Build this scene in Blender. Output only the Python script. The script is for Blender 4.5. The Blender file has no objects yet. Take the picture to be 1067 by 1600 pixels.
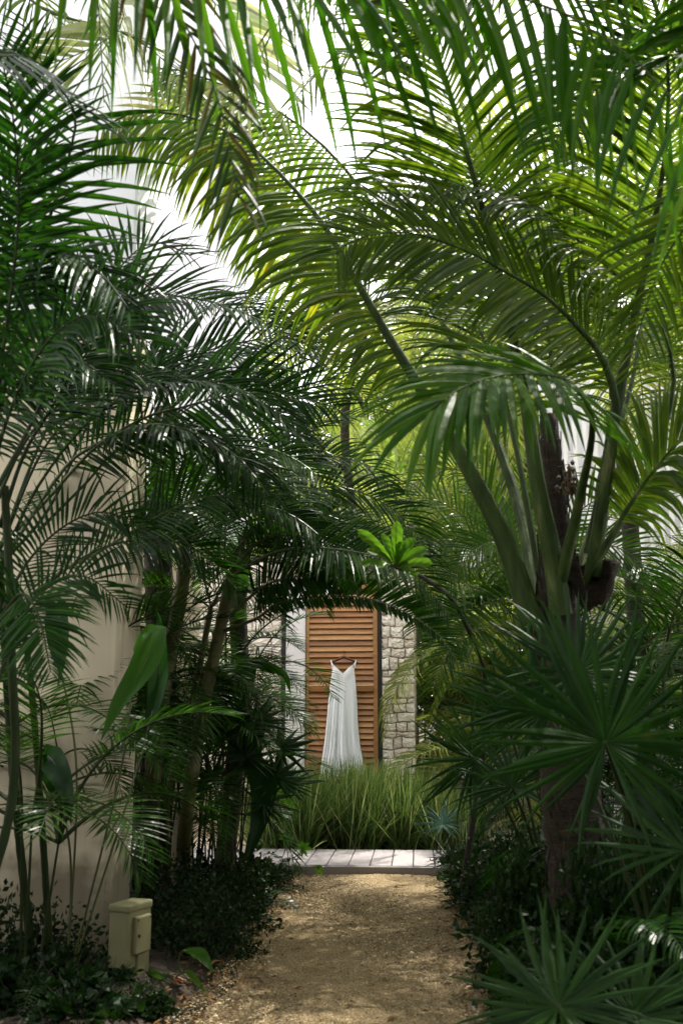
import bpy, math, random
import numpy as np
from mathutils import Vector, Matrix, Euler
random.seed(7); rng = np.random.default_rng(7)
sc = bpy.context.scene
R = math.radians

# ------------------------------------------------------------------ camera
F = 1556.0; CX, CY = 533.5, 800.0; TILT = R(11.6); CAMZ = 1.5
cd = bpy.data.cameras.new('camera'); cam = bpy.data.objects.new('camera', cd)
sc.collection.objects.link(cam); sc.camera = cam
cam.location = (0, 0, CAMZ); cam.rotation_euler = (R(90) + TILT, 0, 0)
cd.sensor_fit = 'VERTICAL'; cd.sensor_height = 36.0; cd.lens = 36.0 * F / 1600.0
cd.clip_start = 0.05; cd.clip_end = 1500
cd.dof.use_dof = True; cd.dof.focus_distance = 11.5; cd.dof.aperture_fstop = 3.2

# ------------------------------------------------------------------ sky, sun, exposure
SUN_EL, SUN_AZ = R(61), R(40)          # azimuth from +Y towards +X
w = bpy.data.worlds.new("World"); sc.world = w; w.use_nodes = True
nt = w.node_tree; nt.nodes.clear()
out = nt.nodes.new('ShaderNodeOutputWorld'); bg = nt.nodes.new('ShaderNodeBackground')
sky = nt.nodes.new('ShaderNodeTexSky'); sky.sky_type = 'NISHITA'; sky.sun_disc = False
sky.sun_elevation = SUN_EL; sky.sun_rotation = SUN_AZ
sky.air_density = 1.0; sky.dust_density = 2.5; sky.ozone_density = 1.0
tc = nt.nodes.new('ShaderNodeTexCoord'); nz = nt.nodes.new('ShaderNodeTexNoise')
nz.inputs['Scale'].default_value = 2.2; nz.inputs['Detail'].default_value = 6
rp = nt.nodes.new('ShaderNodeValToRGB'); rp.color_ramp.elements[0].position = .25; rp.color_ramp.elements[1].position = .55
rp.color_ramp.elements[0].color = (.45,.45,.45,1); rp.color_ramp.elements[1].color = (.95,.95,.95,1)
mx = nt.nodes.new('ShaderNodeMix'); mx.data_type = 'RGBA'
mx.inputs[7].default_value = (12.0, 11.8, 12.0, 1)       # thin bright cloud
nt.links.new(tc.outputs['Generated'], nz.inputs['Vector']); nt.links.new(nz.outputs['Fac'], rp.inputs[0])
nt.links.new(rp.outputs[0], mx.inputs[0]); nt.links.new(sky.outputs[0], mx.inputs[6])
nt.links.new(mx.outputs[2], bg.inputs[0]); nt.links.new(bg.outputs[0], out.inputs[0])
bg.inputs[1].default_value = 0.15
sd = bpy.data.lights.new('sun', 'SUN'); sun = bpy.data.objects.new('sun', sd); sc.collection.objects.link(sun)
sd.energy = 4.5; sd.angle = R(0.55); sd.color = (1.0, .95, .86)
sdir = Vector((math.sin(SUN_AZ) * math.cos(SUN_EL), math.cos(SUN_AZ) * math.cos(SUN_EL), math.sin(SUN_EL)))
sun.rotation_euler = sdir.to_track_quat('Z', 'Y').to_euler(); sun.location = (3, 6, 12)
vs = sc.view_settings; vs.view_transform = 'Standard'; vs.look = 'None'; vs.exposure = 1.24; vs.gamma = 1
vs.use_curve_mapping = False
cy = sc.cycles; cy.use_denoising = True; cy.max_bounces = 7; cy.diffuse_bounces = 3; cy.glossy_bounces = 2
cy.transmission_bounces = 4; cy.transparent_max_bounces = 8; cy.use_adaptive_sampling = True
cy.sample_clamp_indirect = 6; cy.caustics_reflective = False; cy.caustics_refractive = False

# ------------------------------------------------------------------ helpers
def ray(px, py):
    x = (px - CX) / F; y = (CY - py) / F
    return Vector((x, math.cos(TILT) - y * math.sin(TILT), math.sin(TILT) + y * math.cos(TILT)))
def at(px, py, Y):
    d = ray(px, py); return Vector((0, 0, CAMZ)) + d * (Y / d.y)
def gr(px, py, z=0.0):
    d = ray(px, py); return Vector((0, 0, CAMZ)) + d * ((z - CAMZ) / d.z)

def link(o, parent=None):
    sc.collection.objects.link(o)
    if parent is not None: o.parent = parent
    return o
def tag(o, label=None, cat=None, group=None, kind=None):
    if label: o['label'] = label
    if cat: o['category'] = cat
    if group: o['group'] = group
    if kind: o['kind'] = kind
    return o
def empty(name, loc, label, cat, group=None, rz=0.0):
    o = bpy.data.objects.new(name, None); link(o); o.location = loc; o.rotation_euler = (0, 0, rz)
    o.empty_display_size = .1
    return tag(o, label, cat, group)
def mesh(name, v, f, mats, mi=None, smooth=False):
    me = bpy.data.meshes.new(name)
    me.from_pydata(v if isinstance(v, list) else v.tolist(), [], f if isinstance(f, list) else f.tolist())
    for m in (mats if isinstance(mats, (list, tuple)) else [mats]): me.materials.append(m)
    if mi is not None: me.polygons.foreach_set('material_index', np.asarray(mi, dtype=np.int32))
    if smooth: me.polygons.foreach_set('use_smooth', np.ones(len(me.polygons), dtype=bool))
    me.update(); return me
def obj(name, me, parent=None, loc=None, rot=None, scale=None):
    o = bpy.data.objects.new(name, me); link(o, parent)
    if loc is not None: o.location = loc
    if rot is not None: o.rotation_euler = rot
    if scale is not None: o.scale = (scale,) * 3 if not hasattr(scale, '__len__') else scale
    return o

class MB:
    """collects shapes for one mesh"""
    def __init__(s): s.v = []; s.f = []; s.m = []
    def add(s, v, f, m=0):
        n = len(s.v); s.v += [tuple(p) for p in v]; s.f += [tuple(i + n for i in q) for q in f]; s.m += [m] * len(f)
    def box(s, a, b, m=0, bev=0.0):
        x0, y0, z0 = a; x1, y1, z1 = b
        if bev <= 0:
            v = [(x0,y0,z0),(x1,y0,z0),(x1,y1,z0),(x0,y1,z0),(x0,y0,z1),(x1,y0,z1),(x1,y1,z1),(x0,y1,z1)]
            f = [(0,3,2,1),(4,5,6,7),(0,1,5,4),(1,2,6,5),(2,3,7,6),(3,0,4,7)]
            s.add(v, f, m); return
        c = bev; v = []; 
        for (X, sx) in ((x0, 1), (x1, -1)):
            for (Y, sy) in ((y0, 1), (y1, -1)):
                for (Z, sz) in ((z0, 1), (z1, -1)):
                    v += [(X, Y + sy*c, Z + sz*c), (X + sx*c, Y, Z + sz*c), (X + sx*c, Y + sy*c, Z)]
        def i(x, y, z, k): return (x*4 + y*2 + z) * 3 + k
        f = []
        for x in (0, 1): f.append([i(x,0,0,0), i(x,1,0,0), i(x,1,1,0), i(x,0,1,0)])
        for y in (0, 1): f.append([i(0,y,0,1), i(1,y,0,1), i(1,y,1,1), i(0,y,1,1)])
        for z in (0, 1): f.append([i(0,0,z,2), i(1,0,z,2), i(1,1,z,2), i(0,1,z,2)])
        for x in (0, 1):
            for y in (0, 1): f.append([i(x,y,0,0), i(x,y,1,0), i(x,y,1,1), i(x,y,0,1)])
            for z in (0, 1): f.append([i(x,0,z,0), i(x,1,z,0), i(x,1,z,2), i(x,0,z,2)])
        for y in (0, 1):
            for z in (0, 1): f.append([i(0,y,z,1), i(1,y,z,1), i(1,y,z,2), i(0,y,z,2)])
        for x in (0, 1):
            for y in (0, 1):
                for z in (0, 1): f.append([i(x,y,z,0), i(x,y,z,1), i(x,y,z,2)])
        s.add(v, f, m)
    def tube(s, pts, rad, n=8, m=0, cap=True):
        pts = [Vector(p) for p in pts]; k = len(pts)
        if not hasattr(rad, '__len__'): rad = [rad] * k
        up = Vector((0.3, 1, 0.1)); vs_, fs = [], []
        for i, p in enumerate(pts):
            t = (pts[min(i+1, k-1)] - pts[max(i-1, 0)]).normalized()
            a = t.cross(up)
            if a.length < .1: a = t.cross(Vector((1, 0, 0)))
            a.normalize(); b = t.cross(a)
            for j in range(n):
                c = 2 * math.pi * j / n; vs_.append(p + (a * math.cos(c) + b * math.sin(c)) * rad[i])
        for i in range(k - 1):
            for j in range(n):
                fs.append((i*n + j, i*n + (j+1) % n, (i+1)*n + (j+1) % n, (i+1)*n + j))
        if cap: fs.append(tuple(range(n))[::-1]); fs.append(tuple((k-1)*n + j for j in range(n)))
        s.add(vs_, fs, m)
    def mesh(s, name, mats, smooth=False, fix=True):
        me = mesh(name, s.v, s.f, mats, s.m, smooth)
        if fix:
            import bmesh
            bm = bmesh.new(); bm.from_mesh(me); bmesh.ops.recalc_face_normals(bm, faces=bm.faces); bm.to_mesh(me); bm.free()
        return me

def crom(P, n):
    """Catmull-Rom through points, n samples evenly spaced by length"""
    P = np.array([tuple(p) for p in P], float)
    Q = np.vstack([2*P[0]-P[1], P, 2*P[-1]-P[-2]]); o = []
    for i in range(1, len(Q) - 2):
        for t in np.linspace(0, 1, 12, endpoint=False):
            a, b, c, d = Q[i-1], Q[i], Q[i+1], Q[i+2]
            o.append(.5*((2*b) + (-a+c)*t + (2*a-5*b+4*c-d)*t*t + (-a+3*b-3*c+d)*t**3))
    o.append(P[-1]); o = np.array(o)
    L = np.r_[0, np.cumsum(np.linalg.norm(np.diff(o, axis=0), axis=1))]
    s = np.linspace(0, L[-1], n)
    return np.stack([np.interp(s, L, o[:, k]) for k in range(3)], 1), L[-1]
def nrm(a): return a / np.maximum(np.linalg.norm(a, axis=-1, keepdims=True), 1e-9)

# ------------------------------------------------------------------ materials
def nodemat(name):
    m = bpy.data.materials.new(name); m.use_nodes = True; t = m.node_tree; t.nodes.clear()
    return m, t, t.nodes.new('ShaderNodeOutputMaterial')
def ramp(t, cols, pos=None):
    r = t.nodes.new('ShaderNodeValToRGB'); e = r.color_ramp.elements
    while len(e) < len(cols): e.new(.5)
    for i, c in enumerate(cols):
        e[i].position = pos[i] if pos else i / (len(cols) - 1); e[i].color = (*c, 1)
    return r
def leafmat(name, cols, trans_boost=(1.9, 2.2, 0.9), trans=.42, rough=.40, scale=9.0, spec=.11, pos=None):
    m, t, o = nodemat(name); N = t.nodes.new; Lk = t.links.new
    g = N('ShaderNodeNewGeometry'); oi = N('ShaderNodeObjectInfo')
    a = N('ShaderNodeMath'); a.operation = 'ADD'; Lk(g.outputs['Random Per Island'], a.inputs[0])
    mul = N('ShaderNodeMath'); mul.operation = 'MULTIPLY'; mul.inputs[1].default_value = .61
    Lk(oi.outputs['Random'], mul.inputs[0]); Lk(mul.outputs[0], a.inputs[1])
    fr = N('ShaderNodeMath'); fr.operation = 'FRACT'; Lk(a.outputs[0], fr.inputs[0])
    tco = N('ShaderNodeTexCoord'); nz = N('ShaderNodeTexNoise'); nz.inputs['Scale'].default_value = scale; nz.inputs['Detail'].default_value = 3
    Lk(tco.outputs['Object'], nz.inputs['Vector'])
    mixf = N('ShaderNodeMix'); mixf.inputs[0].default_value = .35; Lk(fr.outputs[0], mixf.inputs[2]); Lk(nz.outputs['Fac'], mixf.inputs[3])
    r = ramp(t, cols, pos); Lk(mixf.outputs[0], r.inputs[0])
    tb = N('ShaderNodeVectorMath'); tb.operation = 'MULTIPLY'; tb.inputs[1].default_value = trans_boost; Lk(r.outputs[0], tb.inputs[0])
    p = N('ShaderNodeBsdfPrincipled'); p.inputs['Roughness'].default_value = rough; p.inputs['Specular IOR Level'].default_value = spec
    Lk(r.outputs[0], p.inputs['Base Color'])
    wv = N('ShaderNodeTexNoise'); wv.inputs['Scale'].default_value = 60; Lk(tco.outputs['Object'], wv.inputs['Vector'])
    bp = N('ShaderNodeBump'); bp.inputs['Strength'].default_value = .25; bp.inputs['Distance'].default_value = .004
    Lk(wv.outputs['Fac'], bp.inputs['Height']); Lk(bp.outputs[0], p.inputs['Normal'])
    tr = N('ShaderNodeBsdfTranslucent'); Lk(tb.outputs[0], tr.inputs[0])
    ms = N('ShaderNodeMixShader'); ms.inputs[0].default_value = trans; Lk(p.outputs[0], ms.inputs[1]); Lk(tr.outputs[0], ms.inputs[2])
    Lk(ms.outputs[0], o.inputs[0]); return m
def plain(name, cols, scale=6, rough=.6, detail=6, bump=.2, bdist=.01, stretch=(1,1,1), pos=None, spec=.4, objrand=0.0, coord='Object', wave=None):
    m, t, o = nodemat(name); N = t.nodes.new; Lk = t.links.new
    tco = N('ShaderNodeTexCoord'); mp = N('ShaderNodeMapping'); mp.inputs['Scale'].default_value = stretch
    Lk(tco.outputs[coord], mp.inputs['Vector'])
    nz = N('ShaderNodeTexNoise'); nz.inputs['Scale'].default_value = scale; nz.inputs['Detail'].default_value = detail
    oi = N('ShaderNodeObjectInfo')
    if objrand:
        ad = N('ShaderNodeVectorMath'); ad.operation = 'ADD'; sc_ = N('ShaderNodeVectorMath'); sc_.operation = 'SCALE'
        cv = N('ShaderNodeCombineXYZ'); Lk(oi.outputs['Random'], cv.inputs[0]); Lk(oi.outputs['Random'], cv.inputs[1])
        Lk(cv.outputs[0], sc_.inputs[0]); sc_.inputs['Scale'].default_value = 37.0
        Lk(mp.outputs[0], ad.inputs[0]); Lk(sc_.outputs[0], ad.inputs[1]); Lk(ad.outputs[0], nz.inputs['Vector'])
    else: Lk(mp.outputs[0], nz.inputs['Vector'])
    r = ramp(t, cols, pos)
    if objrand:
        mixf = N('ShaderNodeMix'); mixf.inputs[0].default_value = objrand; Lk(nz.outputs['Fac'], mixf.inputs[2]); Lk(oi.outputs['Random'], mixf.inputs[3])
        Lk(mixf.outputs[0], r.inputs[0])
    else: Lk(nz.outputs['Fac'], r.inputs[0])
    p = N('ShaderNodeBsdfPrincipled'); p.inputs['Roughness'].default_value = rough; p.inputs['Specular IOR Level'].default_value = spec
    Lk(r.outputs[0], p.inputs['Base Color'])
    n2 = N('ShaderNodeTexNoise'); n2.inputs['Scale'].default_value = scale * 4; n2.inputs['Detail'].default_value = 5; Lk(mp.outputs[0], n2.inputs['Vector'])
    bp = N('ShaderNodeBump'); bp.inputs['Strength'].default_value = bump; bp.inputs['Distance'].default_value = bdist
    Lk(n2.outputs['Fac'], bp.inputs['Height']); Lk(bp.outputs[0], p.inputs['Normal'])
    Lk(p.outputs[0], o.inputs[0]); return m

M = {}
M['areca']   = leafmat('areca leaf', [(.006,.021,.002),(.013,.042,.004),(.028,.070,.007),(.14,.10,.03)], pos=[0,.5,.86,.99], trans=.34, rough=.30, spec=.08)
M['sky_sheen'] = leafmat('coconut leaf with sky sheen', [(.10,.14,.07),(.20,.23,.14),(.34,.33,.20)], trans=.4, rough=.22, spec=.9, trans_boost=(1.6,1.6,.8))  # sky reflection is put into the pale leaf colour, besides the gloss
M['sand'] = plain('pale sand', [(.40,.33,.24),(.54,.46,.35)], scale=30, rough=.95, bump=.5)
M['brown_frond'] = leafmat('browning palm leaf', [(.012,.034,.006),(.024,.045,.008),(.10,.045,.012)], trans=.35, rough=.4, pos=[0,.6,.95])
M['arch'] = leafmat('mid green palm leaf', [(.016,.045,.006),(.034,.078,.010),(.07,.12,.016)], trans=.42, rough=.32)
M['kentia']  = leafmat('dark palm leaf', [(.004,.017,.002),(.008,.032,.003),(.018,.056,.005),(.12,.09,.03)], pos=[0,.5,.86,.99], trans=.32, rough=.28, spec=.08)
M['coco']    = leafmat('coconut leaf', [(.026,.060,.007),(.055,.100,.010),(.110,.150,.014)], trans=.46, rough=.33, trans_boost=(2.0,2.1,.7))
M['coco_y']  = leafmat('yellow green coconut leaf', [(.040,.085,.010),(.085,.14,.014),(.36,.32,.03)], trans=.50, rough=.36, trans_boost=(1.7,1.7,.6), pos=[0,.70,.97])  # green for most leaflets, yellow for a few
M['coco_dk'] = leafmat('near coconut leaf', [(.015,.052,.004),(.032,.090,.006),(.065,.125,.010)], trans=.40, rough=.38)
M['sunny']   = leafmat('sunlit palm leaf', [(.06,.105,.024),(.13,.17,.04),(.27,.28,.08)], trans=.55, rough=.45, trans_boost=(1.8,1.75,.95))  # sunlight on the far palms is put into this lighter colour
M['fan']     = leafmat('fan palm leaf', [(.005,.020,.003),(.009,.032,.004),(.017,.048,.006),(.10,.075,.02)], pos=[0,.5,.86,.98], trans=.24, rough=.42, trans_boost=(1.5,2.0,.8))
M['fan_blue']= leafmat('blue green fan palm leaf', [(.030,.075,.055),(.045,.10,.075),(.06,.12,.09)], trans=.2, rough=.35)
M['paddle']  = leafmat('broad leaf', [(.016,.055,.007),(.026,.08,.01),(.04,.10,.013)], trans=.45, rough=.28, scale=3)
M['paddle_d']= leafmat('dark broad leaf', [(.007,.024,.006),(.011,.035,.008),(.017,.05,.010)], trans=.35, rough=.25, scale=3)
M['lime']    = leafmat('lime green leaf', [(.030,.085,.008),(.055,.125,.012),(.09,.165,.018)], trans=.42, rough=.35, scale=3)
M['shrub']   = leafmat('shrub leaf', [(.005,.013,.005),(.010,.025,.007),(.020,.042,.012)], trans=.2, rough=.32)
M['bright']  = leafmat('sunlit tree leaf', [(.06,.12,.025),(.13,.19,.045),(.25,.29,.08)], trans=.45, rough=.5, trans_boost=(1.8,1.8,.8))  # leaf colour lightened to carry the sun on the trees
M['grass']   = leafmat('grass blade', [(.022,.055,.014),(.070,.120,.032),(.34,.36,.22)], trans=.4, rough=.4, trans_boost=(1.6,1.6,.9), pos=[0,.55,1])
M['rachis']  = plain('palm rachis', [(.030,.050,.012),(.06,.075,.02),(.10,.10,.03)], scale=9, rough=.4)
M['rachis_d']= plain('dark palm rachis', [(.010,.018,.006),(.022,.034,.010),(.045,.050,.018)], scale=9, rough=.6, spec=.12)
M['petiole'] = plain('coconut petiole', [(.018,.034,.007),(.045,.072,.015),(.17,.16,.07)], pos=[.3,.6,.85], scale=14, rough=.6, stretch=(1,1,.25), bump=.5, spec=.15)
M['cane']    = plain('ringed green cane', [(.045,.050,.018),(.10,.10,.035),(.18,.15,.065)], scale=5, rough=.5, stretch=(1,1,4))
M['trunk']   = plain('fibrous palm trunk', [(.008,.006,.004),(.028,.018,.010),(.075,.046,.022)], scale=12, rough=.9, stretch=(1,1,3), bump=1, bdist=.02)
M['bark']    = plain('dark bark', [(.012,.010,.008),(.035,.028,.02),(.08,.065,.045)], scale=8, rough=.9, stretch=(1,1,.4), bump=1, bdist=.02)
M['soil']    = plain('dark soil', [(.010,.007,.005),(.030,.020,.012),(.06,.042,.026)], scale=14, rough=.95, bump=.8, bdist=.02)
M['gravel']  = plain('tan gravel', [(.08,.050,.020),(.25,.175,.080),(.45,.345,.19)], scale=95, rough=.9, bump=1, bdist=.012, detail=4, pos=[.32,.5,.68])
M['pebble']  = None
M['stone']   = plain('cream limestone', [(.56,.48,.40),(.78,.71,.63),(.86,.82,.76)], scale=9, rough=.9, bump=1, bdist=.02, objrand=.5, pos=[.15,.5,.85])
M['mortar']  = plain('pale mortar', [(.28,.22,.165),(.46,.38,.30)], scale=20, rough=.95, bump=.8)
M['plaster'] = plain('white plaster', [(.72,.69,.70),(.80,.78,.79)], scale=2.5, rough=.8, bump=.12, bdist=.006)
M['cream']   = plain('cream stucco', [(.36,.30,.18),(.46,.39,.25),(.54,.47,.33)], scale=1.1, rough=.85, bump=.15, bdist=.006, stretch=(1,1,.3), pos=[.2,.5,.8])
def stucco(name, c_hi, c_lo, grime, base):
    m, t, o = nodemat(name); N = t.nodes.new; Lk = t.links.new; tco = N('ShaderNodeTexCoord')
    def nzt(sc_, st, det=6, dist=0):
        mp = N('ShaderNodeMapping'); mp.inputs['Scale'].default_value = st; Lk(tco.outputs['Object'], mp.inputs[0]); n_ = N('ShaderNodeTexNoise')
        n_.inputs['Scale'].default_value = sc_; n_.inputs['Detail'].default_value = det; n_.inputs['Distortion'].default_value = dist; Lk(mp.outputs[0], n_.inputs['Vector']); return n_
    a = nzt(1.3, (1,1,.7), 8, .6); r1 = ramp(t, [c_lo, c_hi], [.35,.65]); Lk(a.outputs['Fac'], r1.inputs[0])
    b_ = nzt(3.5, (2.2,2.2,.12), 6); r2 = ramp(t, [(0,0,0),(1,1,1)], [.52,.78]); Lk(b_.outputs['Fac'], r2.inputs[0])
    m1 = N('ShaderNodeMix'); m1.data_type = 'RGBA'; m1.inputs[7].default_value = (*grime, 1); sc1 = N('ShaderNodeMath'); sc1.operation = 'MULTIPLY'; sc1.inputs[1].default_value = .55
    Lk(r2.outputs[0], sc1.inputs[0]); Lk(sc1.outputs[0], m1.inputs[0]); Lk(r1.outputs[0], m1.inputs[6])
    sp = N('ShaderNodeSeparateXYZ'); Lk(tco.outputs['Object'], sp.inputs[0]); c3 = nzt(4, (1,1,1), 8); ad = N('ShaderNodeMath'); ad.operation = 'SUBTRACT'; Lk(sp.outputs[2], ad.inputs[0]); Lk(c3.outputs['Fac'], ad.inputs[1])
    r3 = ramp(t, [(1,1,1),(0,0,0)], [0,.32]); Lk(ad.outputs[0], r3.inputs[0]); m2 = N('ShaderNodeMix'); m2.data_type = 'RGBA'; m2.inputs[7].default_value = (*base, 1)
    sc2 = N('ShaderNodeMath'); sc2.operation = 'MULTIPLY'; sc2.inputs[1].default_value = .75; Lk(r3.outputs[0], sc2.inputs[0]); Lk(sc2.outputs[0], m2.inputs[0]); Lk(m1.outputs[2], m2.inputs[6])
    p = N('ShaderNodeBsdfPrincipled'); p.inputs['Roughness'].default_value = .9; p.inputs['Specular IOR Level'].default_value = .2; Lk(m2.outputs[2], p.inputs['Base Color'])
    f = nzt(28, (1,1,1), 8); bp = N('ShaderNodeBump'); bp.inputs['Strength'].default_value = .4; bp.inputs['Distance'].default_value = .006; Lk(f.outputs['Fac'], bp.inputs['Height']); Lk(bp.outputs[0], p.inputs['Normal'])
    Lk(p.outputs[0], o.inputs[0]); return m
M['cream'] = stucco('cream stucco', (.70,.61,.44), (.56,.48,.34), (.20,.17,.10), (.09,.075,.04))
M['whitewall'] = plain('weathered white stucco', [(.70,.70,.73),(.80,.79,.82),(.84,.83,.86)], scale=.9, rough=.85, bump=.12, bdist=.006, stretch=(1,1,.35))
M['teak']    = plain('oiled hardwood', [(.19,.080,.028),(.36,.165,.058),(.52,.28,.11)], scale=3.2, rough=.5, stretch=(1.2,8,8), objrand=.45, bump=.25, bdist=.003, pos=[.2,.5,.8])
M['hangwood']= plain('dark hanger wood', [(.07,.022,.014),(.12,.045,.025)], scale=20, rough=.4)
M['frame']   = plain('black steel frame', [(.012,.012,.012),(.02,.02,.02)], scale=8, rough=.5)
M['dress']   = leafmat('white chiffon', [(.80,.83,.87),(.84,.87,.90),(.86,.88,.91)], trans=.12, rough=.7, trans_boost=(1,1,1), spec=.2)
M['deck']    = plain('grey composite deck board', [(.17,.15,.15),(.27,.245,.245),(.36,.33,.32)], scale=4, rough=.7, stretch=(9,.7,4), objrand=.4, bump=.3, bdist=.002)
M['box']     = plain('beige plastic housing', [(.16,.15,.075),(.20,.19,.095),(.24,.23,.12)], scale=5, rough=.55, bump=.1)
M['blue']    = plain('blue tinted glass', [(.03,.07,.14),(.05,.11,.2)], scale=1, rough=.12, spec=.8)
M['litter']  = leafmat('dead leaf', [(.07,.03,.012),(.15,.08,.03),(.26,.17,.07)], trans=.15, rough=.7, trans_boost=(1.2,1,.8))
M['fruit']   = plain('palm fruit', [(.03,.02,.01),(.10,.055,.02)], scale=20, rough=.5)
M['orange']  = leafmat('faded orange bract', [(.30,.06,.02),(.42,.10,.03),(.5,.14,.04)], trans=.25, rough=.5, trans_boost=(1,1,1))
# pebbles get a colour each
m, t, o = nodemat('pebbles'); g = t.nodes.new('ShaderNodeNewGeometry')
r = ramp(t, [(.06,.036,.014),(.20,.135,.060),(.38,.28,.14),(.62,.52,.33)], [0,.3,.65,1]); t.links.new(g.outputs['Random Per Island'], r.inputs[0])
p = t.nodes.new('ShaderNodeBsdfPrincipled'); p.inputs['Roughness'].default_value = .8; 
tco = t.nodes.new('ShaderNodeTexCoord'); nq = t.nodes.new('ShaderNodeTexNoise'); nq.inputs['Scale'].default_value = 1.9; nq.inputs['Detail'].default_value = 5; t.links.new(tco.outputs['Object'], nq.inputs['Vector'])
rq = ramp(t, [(.50,.46,.40),(1.0,1.0,1.0)], [.36,.62]); t.links.new(nq.outputs['Fac'], rq.inputs[0])
mq = t.nodes.new('ShaderNodeMix'); mq.data_type = 'RGBA'; mq.blend_type = 'MULTIPLY'; mq.inputs[0].default_value = 1; t.links.new(r.outputs[0], mq.inputs[6]); t.links.new(rq.outputs[0], mq.inputs[7])
t.links.new(mq.outputs[2], p.inputs['Base Color']); t.links.new(p.outputs[0], o.inputs[0]); M['pebble'] = m

# ------------------------------------------------------------------ ground, path, deck, house
def soil_z(x, y): return 0.05*math.sin(x*1.7+y*.6)+0.03*math.sin(x*4.1-y*2.3)
def path_edges(y):
    # left and right edge of the gravel path at distance y
    wob = .05*math.sin(y*2.1)+.03*math.sin(y*5.3+1)
    l = np.interp(y, [3.5, 4.6, 5.5, 7, 8.5, 9.6, 9.9], [-.72, -.70, -.66, -.66, -.62, -.52, -.45])
    r = np.interp(y, [3.5, 4.6, 5.5, 7, 8.5, 9.6, 9.9], [.78, .80, .86, .90, .98, 1.06, 1.10])
    return l + wob, r + .6*wob*math.cos(y)
me = mesh('ground', [(-300,-300,-.10),(300,-300,-.10),(300,600,-.10),(-300,600,-.10)], [(0,1,2,3)], M['soil'])
tag(obj('ground', me), kind='structure')
# planting beds: a rolling sheet of soil
NX, NY = 150, 170; xs = np.linspace(-9, 10, NX); ys = np.linspace(1.5, 24, NY); V = []
for y in ys:
    l, r_ = path_edges(min(y, 9.9))
    for x in xs:
        h = soil_z(x, y) + .04
        d = min(x - (l-.12), (r_+.12) - x)
        if y < 10.2 and d > -.25: h = min(h, .02 + max(-.07, -(d + .10)*.6)) if d > -.1 else h*.5
        if y > 9.6 and y < 15.2 and -2.6 < x < 5.1: h = -.06
        V.append((x, y, h + rng.normal()*.004))
Fc = [(j*NX+i, j*NX+i+1, (j+1)*NX+i+1, (j+1)*NX+i) for j in range(NY-1) for i in range(NX-1)]
tag(obj('planting_bed', mesh('planting_bed', V, Fc, M['soil'], smooth=True)), kind='structure')
# path
NX, NY = 70, 260; V = []
for j in range(NY):
    y = 1.5 + (9.93-1.5) * j/(NY-1); l, r_ = path_edges(y)
    for i in range(NX):
        u = i/(NX-1); x = l + (r_-l)*u
        e = min(u, 1-u)*(r_-l)
        z = .012 + .022*min(1, e/.25) + .010*math.sin(x*3.1+y*1.3)*min(1, e*6) + rng.normal()*.0035 + .003*math.sin(x*11+y*7)*math.sin(y*9-x*5)
        if e < .01: z = -.08
        V.append((x + rng.normal()*.004, y, z))
Fc = [(j*NX+i, j*NX+i+1, (j+1)*NX+i+1, (j+1)*NX+i) for j in range(NY-1) for i in range(NX-1)]
tag(obj('gravel_path', mesh('gravel_path', V, Fc, M['gravel'], smooth=True)), kind='structure')
# loose gravel: small stones strewn on the path, more finely with distance
base = np.array([(1,0,0),(0,1,0),(-1,0,0),(0,-1,0),(0,0,.8),(0,0,-.5)], float)
tri = np.array([(0,1,4),(1,2,4),(2,3,4),(3,0,4),(1,0,5),(2,1,5),(3,2,5),(0,3,5)])
def pebbles(n, y0, y1, s0, s1, spread, name):
    y = y0 + (y1-y0)*rng.random(n)**1.25
    lr = np.array([path_edges(float(q)) for q in y])
    x = lr[:,0] - spread + (lr[:,1]-lr[:,0] + 2*spread)*rng.random(n)
    s = (s0 + (s1-s0)*rng.random(n)**2.5)
    a = rng.random(n)*6.28; ca, sa = np.cos(a), np.sin(a)
    sh = s[:,None,None]*base[None]*(0.6+.7*rng.random((n,6,1)))*np.stack([np.ones(n), .6+.4*rng.random(n), .5+.4*rng.random(n)],1)[:,None,:]
    X = sh[...,0]*ca[:,None]-sh[...,1]*sa[:,None] + x[:,None]; Yv = sh[...,0]*sa[:,None]+sh[...,1]*ca[:,None] + y[:,None]
    Z = sh[...,2] + .036
    v = np.stack([X,Yv,Z],2).reshape(-1,3); f = (tri[None]+6*np.arange(n)[:,None,None]).reshape(-1,3)
    tag(obj(name, mesh(name, v, f, M['pebble'])), 'loose tan gravel strewn over the garden path' if n > 1000 else 'coarser stones scattered among the path gravel', 'gravel', kind='stuff')
pebbles(56000, 3.9, 9.9, .0035, .011, .12, 'gravel')
pebbles(700, 3.9, 9.9, .009, .019, .14, 'coarse_gravel')

tag(obj('sand_court', mesh('sand_court', [(-2.5,9.7,.0),(5,9.7,.0),(5,15,.0),(-2.5,15,.0)], [(0,1,2,3)], M['sand'])), kind='structure')
YAW = R(5.0)
def fpt(px, py, depth=0.0):
    """pixel -> (u, z) on the facade plane"""
    P0 = Vector((0, 13.0, 0)); D = Vector((math.sin(YAW), math.cos(YAW), 0)); Rr = Vector((math.cos(YAW), -math.sin(YAW), 0))
    d = ray(px, py); C = Vector((0,0,CAMZ)); t_ = ((P0 - D*depth) - C).dot(D) / d.dot(D); q = C + d*t_
    return (q-P0).dot(Rr), q.z
HR = -YAW
house = empty('stone_house', (0, 13, 0), 'cream stone house front with a tall louvred wooden door behind the grass', 'house', rz=HR)
uDL, uDR = fpt(478,1100)[0], fpt(590,1100)[0]
uSR = fpt(648,1100)[0]; uPL = fpt(447,1100)[0]; uL = -3.2; H = 3.5; DT = 3.22
b = MB()
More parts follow.
